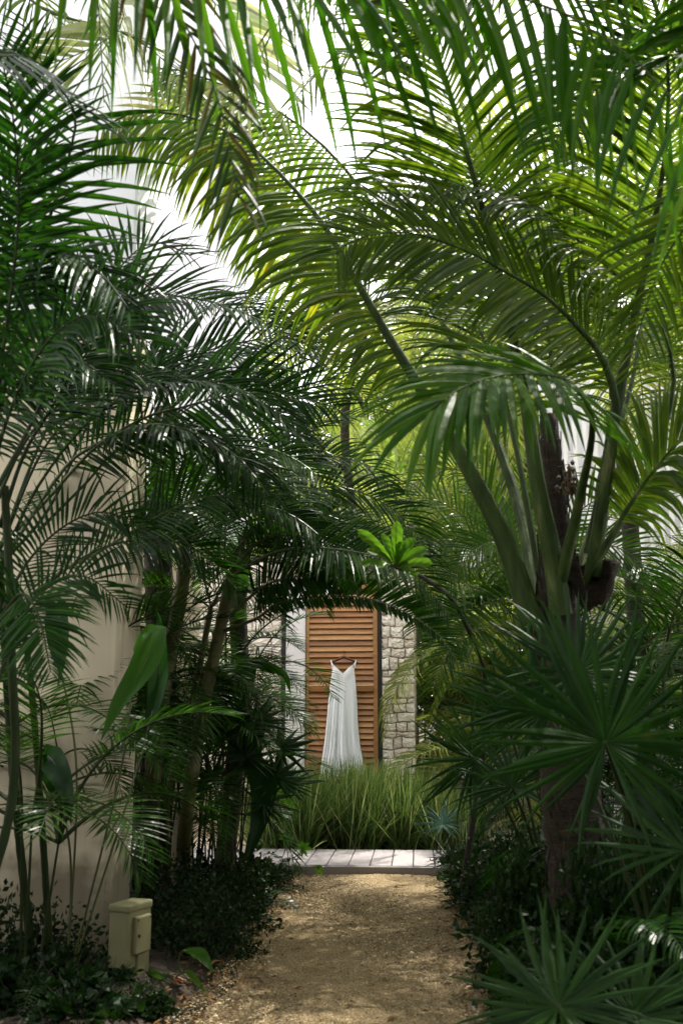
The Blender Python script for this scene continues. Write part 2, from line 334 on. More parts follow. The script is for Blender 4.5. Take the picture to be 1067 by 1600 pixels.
b.box((uL, .008, -.1), (uPL-.06, .45, H)); b.box((uDR+.052, .008, -.1), (uSR-.01, .45, H)); b.box((uPL-.06, .06, DT), (uDR+.05, .45, H))
b.box((uPL-.02, .25, -.1), (uDR+.05, .45, DT)); b.box((uL, .45, -.1), (uSR-.01, 5, H))
obj('wall', b.mesh('wall', M['mortar']), house)
b = MB(); b.box((uL, -.02, H), (uSR+.02, 5.05, H+.08), bev=.01); obj('roof_slab', b.mesh('roof_slab', M['mortar']), house)
b = MB(); b.box((uPL, -.06, 0), (uDL-.012, .24, DT), bev=.012); obj('plaster_pillar', b.mesh('plaster_pillar', M['plaster']), house)
b = MB(); b.box((uPL-.055, -.045, 0), (uPL-.004, .05, DT+.3)); obj('steel_post', b.mesh('steel_post', M['frame']), house)
b = MB(); b.box((uDR+.002, -.03, 0), (uDR+.048, .10, DT)); b.box((uDL-.01, -.01, DT+.002), (uDR+.05, .10, DT+.05))
obj('door_frame', b.mesh('door_frame', M['frame']), house)
# stones
def stones(u0, u1, z0, z1, wmin, wmax, side=0):
    z = z0; row = 0
    prev = None
    ws = list(np.arange(u0, u1+.01, .12))
    def line(zc): return [(q, zc + random.uniform(-.022, .022)) for q in ws]
    lo = line(z0)
    while z < z1 - .05:
        h = random.choice([.07,.09,.11,.12,.14,.16]); z = min(z1, z+h)
        if z1 - z < .06: z = z1
        hi = line(z)
        u = u0; first = True
        while u < u1 - .03:
            wd = random.uniform(wmin, wmax)
            if first: wd *= random.uniform(.5, 1)
            v = min(u1, u+wd)
            if u1 - v < wmin*.6: v = u1
            yl = lambda q, Lc: float(np.interp(q, [a for a,_ in Lc], [c for _,c in Lc]))
            k0, k1 = random.uniform(-.016,.016), random.uniform(-.016,.016)
            g_ = .0035
            pts = []
            n = 5
            for i in range(n): q = u+g_+(v-u-2*g_)*i/(n-1); pts.append((q+k0*(i==0), yl(q, lo)+g_))
            for i in range(1, 3): pts.append((v-g_+random.uniform(-.006,.004), yl(v,lo)+(yl(v,hi)-yl(v,lo))*i/3))
            for i in range(n): q = v-g_-(v-u-2*g_)*i/(n-1); pts.append((q, yl(q, hi)-g_))
            for i in range(1, 3): pts.append((u+g_+random.uniform(-.004,.006), yl(u,hi)+(yl(u,lo)-yl(u,hi))*i/3))
            cx = sum(p_[0] for p_ in pts)/len(pts); cz = sum(p_[1] for p_ in pts)/len(pts)
            # knock corners off
            for ci in (0, n-1, n+1, 2*n): 
                a, c = pts[ci]; kk = random.uniform(.04, .16); pts[ci] = (a+(cx-a)*kk*.6, c+(cz-c)*kk*1.4)
            dep = random.uniform(.004, .030); N_ = len(pts)
            vv = [(a-cx, .06, c-cz) for a, c in pts] + [(a-cx, .012-dep*.5, c-cz) for a, c in pts]
            vv += [((a-cx)*.93, -dep+random.uniform(-.006,.006), (c-cz)*.89) for a, c in pts]
            vv += [((a-cx)*.45+random.uniform(-.01,.01), -dep-.008+random.uniform(-.008,.008), (c-cz)*.42) for a, c in pts] + [(0, -dep-.012, 0)]
            ff = []
            for r_ in range(3):
                for i in range(N_): j = (i+1) % N_; ff.append((r_*N_+i, r_*N_+j, (r_+1)*N_+j, (r_+1)*N_+i))
            for i in range(N_): ff.append((3*N_+i, 3*N_+(i+1) % N_, 4*N_))
            me = mesh('stone', vv, ff, M['stone'])
            obj('stone', me, house, (cx, 0, cz))
            u = v; first = False
        lo = hi
stones(uDR+.055, uSR, 0.35, H-.01, .11, .27)
stones(-1.95, uPL-.06, 0.55, H-.01, .13, .32)
# side return of the right stone pier is covered by quoin ends (visible from the right)
# louvred door
door = obj('louvred_door', (lambda b: (b.box((uDL, .02, .25), (uDL+.035, .07, DT)), b.box((uDR-.055, .02, .25), (uDR, .07, DT)), b.mesh('louvred_door', M['teak']))[-1])(MB()), house)
def slatmesh(w_):
    b = MB(); hw = w_/2
    prof = [(.012,-.036),(.000,-.030),(.030,.036),(.042,.030)]   # (y, z) sloping louvre
    v = [(x, y, z) for x in (-hw, hw) for y, z in prof]
    b.add(v, [(0,1,2,3),(7,6,5,4),(0,4,5,1),(1,5,6,2),(2,6,7,3),(3,7,4,0)]); return b.mesh('slat', M['teak'])
sm = slatmesh(uDR-uDL-.092); uc = (uDL+.035+uDR-.055)/2
zr = fpt(530,1077)[1]; pitch = .0745
b = MB(); b.box((uDL+.035, -.012, zr-.03), (uDR-.055, .06, zr+.03), bev=.004); obj('mid_rail', b.mesh('mid_rail', M['teak']), door)
b = MB(); b.box((uDL+.035, .005, DT-.09), (uDR-.055, .06, DT)); obj('top_rail', b.mesh('top_rail', M['teak']), door)
b = MB(); b.box((uDL+.035, .005, .25), (uDR-.055, .06, .36)); obj('bottom_rail', b.mesh('bottom_rail', M['teak']), door)
z = zr + .07
while z < DT-.13: obj('slat', sm, door, (uc, .012+random.uniform(-.001,.001), z), (random.uniform(-.03,.03),0,random.uniform(-.002,.002))); z += pitch
z = zr - .07
while z > .40: obj('slat', sm, door, (uc, .012+random.uniform(-.001,.001), z), (random.uniform(-.03,.03),0,random.uniform(-.002,.002))); z -= pitch

# ---- dress and hanger
def fw(u, d, z):
    D = Vector((math.sin(YAW), math.cos(YAW), 0)); Rr = Vector((math.cos(YAW), -math.sin(YAW), 0))
    return Vector((0,13,0)) + Rr*u - D*d + Vector((0,0,z))
uc, zh = fpt(537.0, 1030, .09)
hang = empty('coat_hanger', fw(uc, .07, zh), 'dark wooden coat hanger hooked over a slat of the louvred door', 'hanger', rz=HR)
b = MB(); b.tube([(-.175,0,-.045),(-.10,0,-.012),(-.02,0,.025),(0,0,.030),(.02,0,.025),(.10,0,-.012),(.175,0,-.045)], [.012,.015,.017,.018,.017,.015,.012], 8)
b.tube([(-.165,0,-.042),(.165,0,-.042)], .005, 6); obj('hanger_arm', b.mesh('hanger_arm', M['hangwood'], smooth=True), hang)
b = MB(); b.tube([(0,0,.03),(0,0,.062),(.018,0,.075),(.020,.0,.095),(.004,.01,.11),(-.016,.03,.10),(-.018,.055,.085)], .0028, 6); obj('hook', b.mesh('hook', M['frame'], smooth=True), hang)
dress = empty('white_dress', fw(uc, .09, zh-1.45), 'long white sleeveless dress hanging on the louvred wooden door', 'dress', rz=HR)
Zt = 1.45   # hanger level in the dress's own frame
px = lambda x, y: (fpt(x, y, .1)[0]-uc, fpt(x, y, .1)[1]-zh+Zt)
WT = [(1041, 520.5, 551.5),(1050,519,553),(1062,517,555),(1080,514.5,556.5),(1100,512.5,557.8),(1130,510,559),(1160,506.5,562),(1185,502.5,566.5),(1200,500.5,569),(1222,499,571)]
zz = [px(0, a)[1] for a,_,_ in WT]; wl = [px(l,a)[0] for a,l,_ in WT]; wr = [px(r_,a)[0] for a,_,r_ in WT]
NS, NT = 110, 60; zbot = zz[-1]; V = []; Fc = []
def topz(s):
    a = abs(s)
    return float(np.interp(a, [0,.10,.35,.6,.8,.92,1], [px(0,1054.5)[1], px(0,1052)[1], px(0,1046.5)[1], px(0,1043)[1], px(0,1041)[1], px(0,1043.5)[1], px(0,1047)[1]]))
for side in (0, 1):
    n0 = len(V)
    for j in range(NT):
        t_ = j/(NT-1)
        for i in range(NS):
            s = -1 + 2*i/(NS-1); tz = topz(s) if side == 0 else px(0,1057)[1]
            z = tz + (zbot-tz)*t_ + (.03*math.sin(s*9+math.sin(s*5))*t_**4)
            xl = float(np.interp(-z, [-q for q in zz], wl)); xr = float(np.interp(-z, [-q for q in zz], wr))
            th = s*math.pi/2
            xx = (xl+xr)/2 + (xr-xl)/2*math.sin(th)
            amp = .034*min(1, max(0, (t_-.06)/.6))
            ph = s*13 + 1.6*math.sin(s*3.1+.7) + .5*math.sin(t_*3+s*5)
            fold = amp*(1+.5*math.sin(s*4.3+1)*t_)*(math.sin(ph)*.6 + .35*math.sin(2.3*ph+1.3+t_*2) + .25*math.sin(5.1*s-2*t_))
            bust = .028*math.exp(-((abs(s)-.45)/.28)**2)*math.exp(-((t_-.035)/.05)**2)
            dy = (.055+.05*t_)*math.cos(th)
            y = -(dy + fold + bust)*1.0 if side == 0 else (dy*.3 + fold*.3)
            V.append((xx, y, z))
    for j in range(NT-1):
        for i in range(NS-1): Fc.append((n0+j*NS+i, n0+j*NS+i+1, n0+(j+1)*NS+i+1, n0+(j+1)*NS+i))
obj('gown', mesh('gown', V, Fc, M['dress'], smooth=True), dress)
for sx in (-1, 1):
    hx, hz = px(517.3 if sx < 0 else 556, 1033.5)
    pk = px(521.5 if sx < 0 else 550.5, 1042.5); sd_ = px(519.8 if sx < 0 else 552.3, 1049)
    b = MB(); b.tube([(pk[0],-.035,pk[1]),((pk[0]+hx)/2,-.02,(pk[1]+hz)/2),(hx,-.012,hz),(hx,.0,hz+.012),(hx,.012,hz)], [.006,.006,.008,.009,.006], 6)
    b.tube([(hx,.010,hz),((sd_[0]+hx)/2,.012,(sd_[1]+hz)/2),(sd_[0],.01,sd_[1])], .006, 6); obj('strap', b.mesh('strap', M['dress'], smooth=True), dress)

# ---- boardwalk
bw = tag(bpy.data.objects.new('boardwalk', None), kind='structure'); link(bw); bw.location = (0, 9.95, 0); bw.rotation_euler = (0,0,HR+R(.8))
x = -2.2; i = 0
while x < 2.6:
    b = MB(); b.box((0, 0, .085), (.196, 1.15, .115), bev=.004)
    obj('plank', b.mesh('plank', M['deck']), bw, (x, random.uniform(-.004,.004), random.uniform(-.0015,.0015))); x += .206
b = MB(); b.box((-2.2, -.035, -.02), (2.6, -.006, .108), bev=.003); obj('fascia_board', b.mesh('fascia_board', M['deck']), bw)
b = MB(); b.box((-2.2, 0.05, -.1), (2.6, 1.1, .083)); obj('joist_frame', b.mesh('joist_frame', M['bark']), bw)

# ---- left building
lb = empty('stucco_building', (-1.5, 6.5, 0), 'tall pale stucco building rising behind the palms beside the path', 'building')
xr = at(193, 900, 6.6).x
b = MB(); b.box((-4.5, .05, -.2), (xr+1.5, .75, 4.2), bev=.02); obj('lower_wall', b.mesh('lower_wall', M['cream']), lb)  # cream colour holds warm bounce light as well as stains
b = MB(); b.box((-4.5, .056, 4.208), (xr+1.494, .744, 9.5), bev=.02); obj('upper_wall', b.mesh('upper_wall', M['whitewall']), lb)  # sky light on the upper wall is put into its whiter colour
lb2 = empty('rear_stucco_wing', (-1.0, 9.6, 0), 'white stucco wing with a pale rain pipe set back behind the palms', 'building')
xe = at(385, 400, 9.9).x
b = MB(); b.box((-7, 0, -.2), (at(300,1100,9.6).x+1.0, .4, 3.4)); obj('lower_wall', b.mesh('lower_wall', M['cream']), lb2)
b = MB(); b.box((-7, .35, 3.2), (xe+1.0, 1.2, 11), bev=.02); obj('upper_wall', b.mesh('upper_wall', M['whitewall']), lb2)  # upper tone whitened for sky light, as on the front wall
b = MB(); b.tube([(xe+.72, .33, 3.3), (xe+.72, .33, 10.9)], .035, 8); obj('rain_pipe', b.mesh('rain_pipe', M['whitewall']), lb2)
# pale building on the right, clad in upright battens
rb = empty('batten_clad_building', at(860, 1100, 15.0).xy.to_3d(), 'white building clad in upright battens behind the palms', 'building', rz=R(-12))
b = MB(); b.box((0,.04,-.2), (9, 4, 7.2)); obj('wall', b.mesh('wall', M['whitewall']), rb)
b = MB(); b.box((-.035,-.03,0), (.035,.036,7.2), bev=.004); bme = b.mesh('batten', M['plaster'])
for i in range(60): obj('batten', bme, rb, (.08+i*.15, 0, 0))

# ------------------------------------------------------------------ palms
def leaflets(ctrl, L, n, wd, droop=1.0, fwd=(.35, 1.0), lift=.25, up=(0,0,1), bare=.22, K=5, fold=.25, ab=(1, 1), jit=.045, tw=.14, tipf=.35, basef=.55, end=1.0, flat=False, stiff=0.35):
    """returns (rachis points, list-array of leaflet vertex grids)"""
    P, Ltot = crom(ctrl, 80); T = nrm(np.gradient(P, axis=0)); U = np.array(up, float)
    N0 = nrm(U - (T @ U)[:,None]*T); S0 = np.cross(T, N0)
    grids = []
    for side, sl in ((1, ab[0]), (-1, ab[1])):
        if sl <= 0: continue
        s = bare + (end-bare)*(np.arange(n)+.5+rng.normal(size=n)*.12)/n; s = np.clip(s, 0, 1)
        u = (s-bare)/(1-bare)
        prof = np.minimum(basef + (1-basef)*u/.28, 1)*np.where(u > .45, 1-(1-tipf)*((u-.45)/.55)**1.4, 1)
        Lf = L*sl*prof*(1+rng.normal(size=n)*.035)
        ix = s*79; i0 = np.clip(ix.astype(int), 0, 78); fr = (ix-i0)[:,None]
        g = lambda A: A[i0]*(1-fr)+A[i0+1]*fr
        p, t, nn, sd = g(P), nrm(g(T)), nrm(g(N0)), nrm(g(S0))
        a = (fwd[0]+(fwd[1]-fwd[0])*u + rng.normal(size=n)*jit)[:,None]
        lf = (lift + rng.normal(size=n)*jit*1.2)[:,None]
        d = nrm(side*sd*np.cos(a) + t*np.sin(a) + nn*lf)
        wv = nrm(t - (t*d).sum(1,keepdims=True)*d)
        tws = (rng.normal(size=n)*tw)[:,None]; cr = np.cross(d, wv); wv = nrm(wv*np.cos(tws)+cr*np.sin(tws))
        dr = droop*(1+rng.normal(size=n)*.10)
        odd = rng.random(n) < .05; dr = np.where(odd, dr+.7+rng.random(n), dr); Lf = np.where(rng.random(n) < .03, Lf*rng.uniform(.3,.7,n), Lf)
        cols = 2 if flat else 3
        G = np.zeros((n, K+1, cols, 3)); q = p.copy(); dd = d.copy()
        for k in range(K+1):
            tt = k/K
            wk = wd*(.35+.65*min(1, tt/.22))*(1-max(0, (tt-.35)/.65)**1.5*.96)
            w_ = (wk*np.clip(prof*1.1, .5, 1)*.5)[:,None]
            wvk = nrm(wv - (wv*dd).sum(1,keepdims=True)*dd); nk = np.cross(dd, wvk); nk = nk*np.sign(nk[:,2:3]+1e-6)
            if flat: G[:,k,0] = q-wvk*w_; G[:,k,1] = q+wvk*w_
            else: G[:,k,0] = q-wvk*w_-nk*w_*fold*2; G[:,k,1] = q; G[:,k,2] = q+wvk*w_-nk*w_*fold*2
            dd = nrm(dd + np.array([0,0,-1.])*(dr*(tt**.9+.15)/K*1.6)[:,None])
            q = q + dd*(Lf/K)[:,None]
        grids.append(G)
    return P, Ltot, np.concatenate(grids)
def gridfaces(n, K, cols):
    a = np.arange(K)[:,None]*cols + np.arange(cols-1)[None]; a = a.reshape(-1)
    f = np.stack([a, a+1, a+cols+1, a+cols], 1)
    return (f[None] + ((K+1)*cols*np.arange(n))[:,None,None]).reshape(-1,4)
def rachis_mb(P, r0, r1, flatb=1.0, n=6):
    b = MB(); k = len(P); idx = np.linspace(0, k-1, 26).astype(int)
    rad = [r1+(r0-r1)*(1-i/(k-1))**(1.3 if r0 < .03 else 2.0) for i in idx]
    b.tube([Vector(P[i]) for i in idx], rad, 12 if r0 > .04 else n); return b
def frond(root, ctrl, mat, rmat, L=.5, n=45, wd=.03, r0=.012, r1=.003, split=False, name='frond', label=None, **kw):
    """frond (its rib is the part's own mesh) with leaflets as sub-parts"""
    P, Lt, G = leaflets(ctrl, L, n, wd, **kw)
    off = np.array(root.location); P = P-off; G = G-off
    N_, K1, cols, _ = G.shape
    rb_ = rachis_mb(P, r0, r1)
    if split:
        fo = obj(name, rb_.mesh('rib', rmat, smooth=True), root)
        f = gridfaces(1, K1-1, cols)
        for i in range(N_):
            c = G[i,0].mean(0); obj('leaflet', mesh('leaflet', (G[i]-c).reshape(-1,3), f, mat), fo, c)
    else:
        nv = len(rb_.v); v = rb_.v + [tuple(x) for x in G.reshape(-1,3).tolist()]
        f = rb_.f + (gridfaces(N_, K1-1, cols)+nv).tolist()
        fo = obj(name, mesh(name, v, f, [rmat, mat], [0]*len(rb_.f)+[1]*(len(f)-len(rb_.f))), root)
    if label: fo['label'] = label
    return fo
def pts(*a, Y=None):
    o = []
    for q in a: o.append(at(q[0], q[1], q[2] if len(q) > 2 else Y))
    return o
TC = (0, -1, .15)   # leaflet plane turned towards the viewer's side of the garden

# proto fronds, for plants built by instancing
def proto(L, n, wd, leafL, mat, rmat, arch=(62, -28), **kw):
    k = 7; a0, a1 = R(arch[0]), R(arch[1]); p = Vector((0,0,0)); C = [p.copy()]
    for i in range(k):
        a = a0 + (a1-a0)*((i+.5)/k)**1.2; p = p + Vector((math.cos(a), 0, math.sin(a)))*(L/k); C.append(p.copy())
    P, Lt, G = leaflets(C, leafL, n, wd, **kw); rb_ = rachis_mb(P, .004+.006*L, .0025, n=4)
    nv = len(rb_.v); N_, K1, cols, _ = G.shape
    v = rb_.v + [tuple(x) for x in G.reshape(-1,3).tolist()]; f = rb_.f + (gridfaces(N_, K1-1, cols)+nv).tolist()
    return mesh('frond', v, f, [rmat, mat], [0]*len(rb_.f)+[1]*(len(f)-len(rb_.f)))
PR = {
 'areca': [proto(1.7, 40, .024, .46, M['areca'], M['rachis'], (70,-25-8*i), droop=.55+.2*i, lift=.45, K=4, flat=True) for i in range(3)],
 'sunny': [proto(2.6, 46, .030, .60, M['sunny'], M['rachis'], (68,-35-6*i), droop=.9+.3*i, lift=.35, K=4, flat=True) for i in range(3)],
 'small': [proto(.95, 26, .013, .25, M['areca'], M['rachis_d'], (72,-5-15*i), droop=.4, lift=.25, K=4, flat=True, bare=.38) for i in range(3)],
 'fern':  [proto(.55, 20, .020, .10, M['shrub'], M['rachis_d'], (60,-30), droop=.3, lift=.1, K=3, flat=True, bare=.08, fwd=(.1,.6)) for i in range(2)],
 'dark':  [proto(1.5, 40, .025, .42, M['kentia'], M['rachis_d'], (66,-30-10*i), droop=.8+.2*i, lift=.3, K=4, flat=True) for i in range(3)],
}
def crown(root, kind, base, n, tilt=(-.1, .9), scale=1.0, az0=0, spread=6.2832, name='frond'):
    for i in range(n):
        az = az0 + (i*2.39996 if spread > 6 else random.uniform(-spread/2, spread/2)); tl = tilt[0]+(tilt[1]-tilt[0])*((i+.5)/n) + random.uniform(-.08,.08)
        m_ = Matrix.Rotation(az, 4, 'Z') @ Matrix.Rotation(tl, 4, 'Y') @ Matrix.Rotation(random.uniform(-.25,.25), 4, 'X')
        o = obj(name, random.choice(PR[kind]), root); s = scale*random.uniform(.82,1.15)
        o.matrix_local = Matrix.Translation(Vector(base)) @ m_ @ Matrix.Scale(s, 4)
def stem(root, P, rad, mat, name='stem', rings=0, n=8):
    b = MB(); Pp, Lt = crom(P, 26 if not rings else rings)
    k = len(Pp); rr = []
    for i in range(k):
        r_ = rad[0]+(rad[1]-rad[0])*i/(k-1); 
        if rings: r_ *= 1+.09*(i % 2)
        rr.append(r_)
    b.tube([Vector(p)-root.location for p in Pp], rr, n); return obj(name, b.mesh(name, mat, smooth=True), root)

# ---- P1: the feather palm at the left edge
g0 = gr(-60, 1640); base1 = Vector((-1.85, 4.3, .03))
p1 = empty('feather_palm', base1, 'dark feather palm at the left edge with its fronds reaching over the wall', 'palm')
stem(p1, [base1, Vector((-1.80,4.3,.9)), at(-75,1000,4.3), at(-10,800,4.3)], (.04,.025), M['bark'], rings=44)
stem(p1, [base1+Vector((.06,.1,0)), at(10,1300,4.6), at(18,1000,4.6), at(8,760,4.6)], (.022,.018), M['rachis_d'], rings=40)
kd, rd = M['kentia'], M['rachis_d']
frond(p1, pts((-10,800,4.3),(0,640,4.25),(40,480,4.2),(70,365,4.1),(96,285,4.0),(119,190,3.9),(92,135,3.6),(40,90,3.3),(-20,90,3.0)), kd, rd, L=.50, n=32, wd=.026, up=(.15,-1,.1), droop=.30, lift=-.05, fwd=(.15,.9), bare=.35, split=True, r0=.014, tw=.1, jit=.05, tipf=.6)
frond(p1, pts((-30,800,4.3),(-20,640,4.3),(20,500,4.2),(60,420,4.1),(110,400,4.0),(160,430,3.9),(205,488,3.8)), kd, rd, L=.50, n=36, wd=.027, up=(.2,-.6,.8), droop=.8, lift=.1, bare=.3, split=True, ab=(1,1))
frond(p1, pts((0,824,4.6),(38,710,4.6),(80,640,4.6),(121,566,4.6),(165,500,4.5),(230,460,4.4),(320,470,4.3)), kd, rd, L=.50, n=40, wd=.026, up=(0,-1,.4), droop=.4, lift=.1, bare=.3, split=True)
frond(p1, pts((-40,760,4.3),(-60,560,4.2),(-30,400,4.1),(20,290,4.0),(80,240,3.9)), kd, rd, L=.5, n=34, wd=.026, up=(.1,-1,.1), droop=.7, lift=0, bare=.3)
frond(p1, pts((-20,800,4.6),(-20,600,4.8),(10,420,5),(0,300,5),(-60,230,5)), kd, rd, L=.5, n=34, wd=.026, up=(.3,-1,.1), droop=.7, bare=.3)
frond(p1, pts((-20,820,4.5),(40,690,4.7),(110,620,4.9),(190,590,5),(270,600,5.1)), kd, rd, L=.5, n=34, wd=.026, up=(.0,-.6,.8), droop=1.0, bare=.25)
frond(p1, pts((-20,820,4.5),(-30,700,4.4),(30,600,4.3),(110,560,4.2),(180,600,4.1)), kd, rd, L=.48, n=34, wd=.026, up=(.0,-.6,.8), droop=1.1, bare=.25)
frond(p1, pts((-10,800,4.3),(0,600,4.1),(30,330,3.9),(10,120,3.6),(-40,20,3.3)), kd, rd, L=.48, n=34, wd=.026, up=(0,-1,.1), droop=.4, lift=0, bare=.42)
# ---- P2: clump behind it, long fronds sweeping right
base2 = gr(150, 1440); p2 = empty('areca_palm', base2, 'clumping palm in front of the cream wall, fronds arching right over the path', 'palm')
base2 = Vector((-1.75, 6.1, .03)); p2.location = base2
ar, rr_ = M['areca'], M['rachis']
stem(p2, [base2, at(20,1200,5.9), at(5,950,5.8), at(0,885,5.6)], (.024,.02), M['rachis_d'], rings=44)
stem(p2, [base2+Vector((.1,.0,0)), at(60,1200,6), at(40,1000,5.9), at(2,860,5.8)], (.02,.018), M['rachis_d'], rings=44)
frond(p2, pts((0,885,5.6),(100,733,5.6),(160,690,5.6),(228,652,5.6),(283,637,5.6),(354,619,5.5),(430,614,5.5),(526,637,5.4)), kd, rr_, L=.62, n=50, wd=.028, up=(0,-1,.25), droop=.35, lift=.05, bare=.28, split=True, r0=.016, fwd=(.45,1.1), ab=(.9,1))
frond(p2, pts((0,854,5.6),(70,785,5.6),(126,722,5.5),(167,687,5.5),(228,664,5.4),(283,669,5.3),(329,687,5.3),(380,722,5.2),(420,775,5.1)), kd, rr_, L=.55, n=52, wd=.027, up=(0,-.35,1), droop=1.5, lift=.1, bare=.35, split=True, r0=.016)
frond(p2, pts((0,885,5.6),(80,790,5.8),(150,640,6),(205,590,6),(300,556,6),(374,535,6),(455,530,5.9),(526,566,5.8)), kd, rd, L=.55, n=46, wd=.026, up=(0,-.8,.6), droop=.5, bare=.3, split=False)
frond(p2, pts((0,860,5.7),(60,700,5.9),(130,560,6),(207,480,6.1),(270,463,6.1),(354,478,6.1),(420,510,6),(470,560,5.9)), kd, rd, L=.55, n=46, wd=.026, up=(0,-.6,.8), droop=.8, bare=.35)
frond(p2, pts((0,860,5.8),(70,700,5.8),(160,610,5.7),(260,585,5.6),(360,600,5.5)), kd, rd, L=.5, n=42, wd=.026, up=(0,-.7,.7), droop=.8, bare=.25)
frond(p2, pts((60,830,6.1),(130,760,6.1),(190,700,6.1),(280,680,6.0),(370,720,6.0),(440,780,5.9)), ar, rd, L=.5, n=44, wd=.024, up=(0,-.7,.7), droop=.9, bare=.3)
frond(p2, pts((10,985,5.2),(80,905,5.2),(160,860,5.2),(240,810,5.2),(330,775,5.2),(420,785,5.1)), ar, rr_, L=.40, n=40, wd=.016, up=(0,-.8,.5), droop=.6, bare=.42, r0=.011)
for c, kw in (
 (pts((-20,790,4.3),(30,700,4.5),(100,560,4.7),(170,440,4.8),(235,380,4.9),(300,400,4.9)), dict()),
 (pts((-20,790,4.3),(10,660,4.1),(70,540,4.0),(150,490,3.9),(240,540,3.8)), dict(droop=.8)),
  (pts((-10,800,4.4),(-10,520,4.6),(30,260,4.8),(70,130,4.9),(40,30,4.9)), dict(up=(0,-1,.1))),
 (pts((-20,810,4.5),(-30,500,5),(-10,330,5.4),(60,250,5.6),(150,260,5.7)), dict(droop=.7)),
 (pts((-20,1020,4.6),(30,900,4.7),(90,830,4.8),(160,800,4.8),(230,830,4.8)), dict(L=.34, wd=.017, droop=.5)),
 (pts((-20,1120,4.4),(20,1000,4.5),(60,930,4.5),(130,900,4.5),(200,950,4.5)), dict(L=.30, wd=.015, droop=.5)),
 (pts((-20,1000,4.2),(30,930,4.2),(60,960,4.1),(80,1050,4.0)), dict(L=.30, wd=.015, droop=.6)),
):
    k2 = dict(L=.48, n=38, wd=.025, up=(0,-.8,.5), droop=.5, bare=.28, r0=.012); k2.update(kw); frond(p1, c, kd, rd, **k2)
for c, kw in (
 (pts((0,885,5.6),(60,760,5.4),(150,650,5.2),(260,600,5.1),(380,610,5.0),(480,690,5.0)), dict(up=(0,-.5,.9), droop=1.1)),
  (pts((10,985,5.6),(90,900,5.5),(180,850,5.4),(290,850,5.3),(370,920,5.3)), dict(L=.36, wd=.018, droop=.7)),
):
    k2 = dict(L=.50, n=48, wd=.025, up=(0,-.8,.5), droop=.6, bare=.28, r0=.012); k2.update(kw); frond(p2, c, kd, rd, **k2)
# ---- P3: pale ringed canes
base3 = Vector((gr(235,1395).x, gr(235,1395).y, .03))
p3 = empty('pale_cane_palm', base3, 'slender palm with pale ringed canes between the wall and the path', 'palm')
stem(p3, [gr(232,1400), at(240,1200,7.9), at(262,1040,7.8), at(283,930,7.7), at(291,854,7.6)], (.075,.05), M['cane'], rings=60, n=10)
stem(p3, [gr(285,1390), at(290,1290,8.0), at(315,1120,7.9), at(345,980,7.8), at(362,900,7.7)], (.06,.045), M['cane'], rings=60, n=10)
stem(p3, [gr(262,1400), at(262,1250,8.2), at(300,1100,8.1), at(330,950,8.0)], (.03,.025), M['cane'], rings=60, n=8)
for c, kw in (
 (pts((291,854,7.6),(310,810,7.5),(354,783,7.4),(440,798,7.3),(506,844,7.2),(536,900,7.1)), dict(up=(0,-.6,.8), droop=.9)),
 (pts((362,900,7.7),(400,850,7.7),(460,825,7.6),(530,850,7.5),(590,905,7.4)), dict(up=(0,-.7,.7), droop=.7)),
 (pts((350,985,7.7),(400,967,7.6),(434,944,7.5),(484,934,7.4),(552,932,7.2),(602,943,7.1),(643,962,7.0),(685,992,6.9),(712,1030,6.8)), dict(up=(0,-1,.2), droop=.1, ab=(.45,1.0), fwd=(.55,1.0), bare=.12, n=72, L=.36, wd=.026)),
 (pts((362,960,7.7),(400,925,7.6),(440,905,7.5),(500,900,7.4),(560,915,7.3)), dict(up=(0,-.8,.5), droop=.6, L=.42)),
 (pts((291,854,7.6),(300,780,7.6),(340,720,7.5),(410,700,7.4),(480,730,7.3),(530,790,7.2)), dict(up=(0,-.7,.7), droop=.8)),
 (pts((291,854,7.6),(290,760,7.7),(250,690,7.8),(190,670,7.8)), dict(up=(0,-.7,.7), droop=.8)),
 (pts((362,900,7.7),(400,790,7.9),(470,720,8),(560,720,8),(620,770,8)), dict(up=(0,-.7,.7), droop=.9)),
 (pts((340,900,7.9),(350,810,8),(400,750,8.1),(500,660,8.2),(590,650,8.2)), dict(up=(0,-.7,.7), droop=.7)),
 (pts((291,854,7.5),(250,800,7.3),(210,790,7.1),(170,830,7.0)), dict(up=(0,-.7,.7), droop=.9)),
 (pts((330,950,8),(370,880,8.1),(430,850,8.2),(500,870,8.3),(540,910,8.3)), dict(up=(0,-.7,.7), droop=.7)),
 (pts((362,900,7.6),(440,860,7.3),(540,860,7.0),(640,890,6.8),(700,960,6.7)), dict(up=(0,-.8,.6), droop=.5, L=.45)),
 (pts((350,890,7.7),(420,800,7.8),(520,760,7.9),(620,800,8.0),(680,880,8.0)), dict(up=(0,-.8,.6), droop=.7, L=.5)),
 (pts((330,860,7.7),(390,700,7.6),(460,620,7.5),(540,600,7.4),(600,650,7.3)), dict(up=(0,-.8,.6), droop=.7, L=.5)),
 (pts((350,890,7.7),(430,830,8.0),(520,810,8.2),(600,850,8.4)), dict(up=(0,-.8,.6), droop=.6, L=.45)),
):
    k2 = dict(L=.46, n=50, wd=.025, bare=.2, r0=.014); k2.update(kw)
    frond(p3, c, ar, rr_, **k2)
for q_, n_, s_ in ((at(291,854,7.6),12,.85),(at(350,890,7.7),9,.7),(at(330,950,8.0),6,.6)): crown(p3, 'areca', q_-p3.location, n_, (-.1,.75), s_)
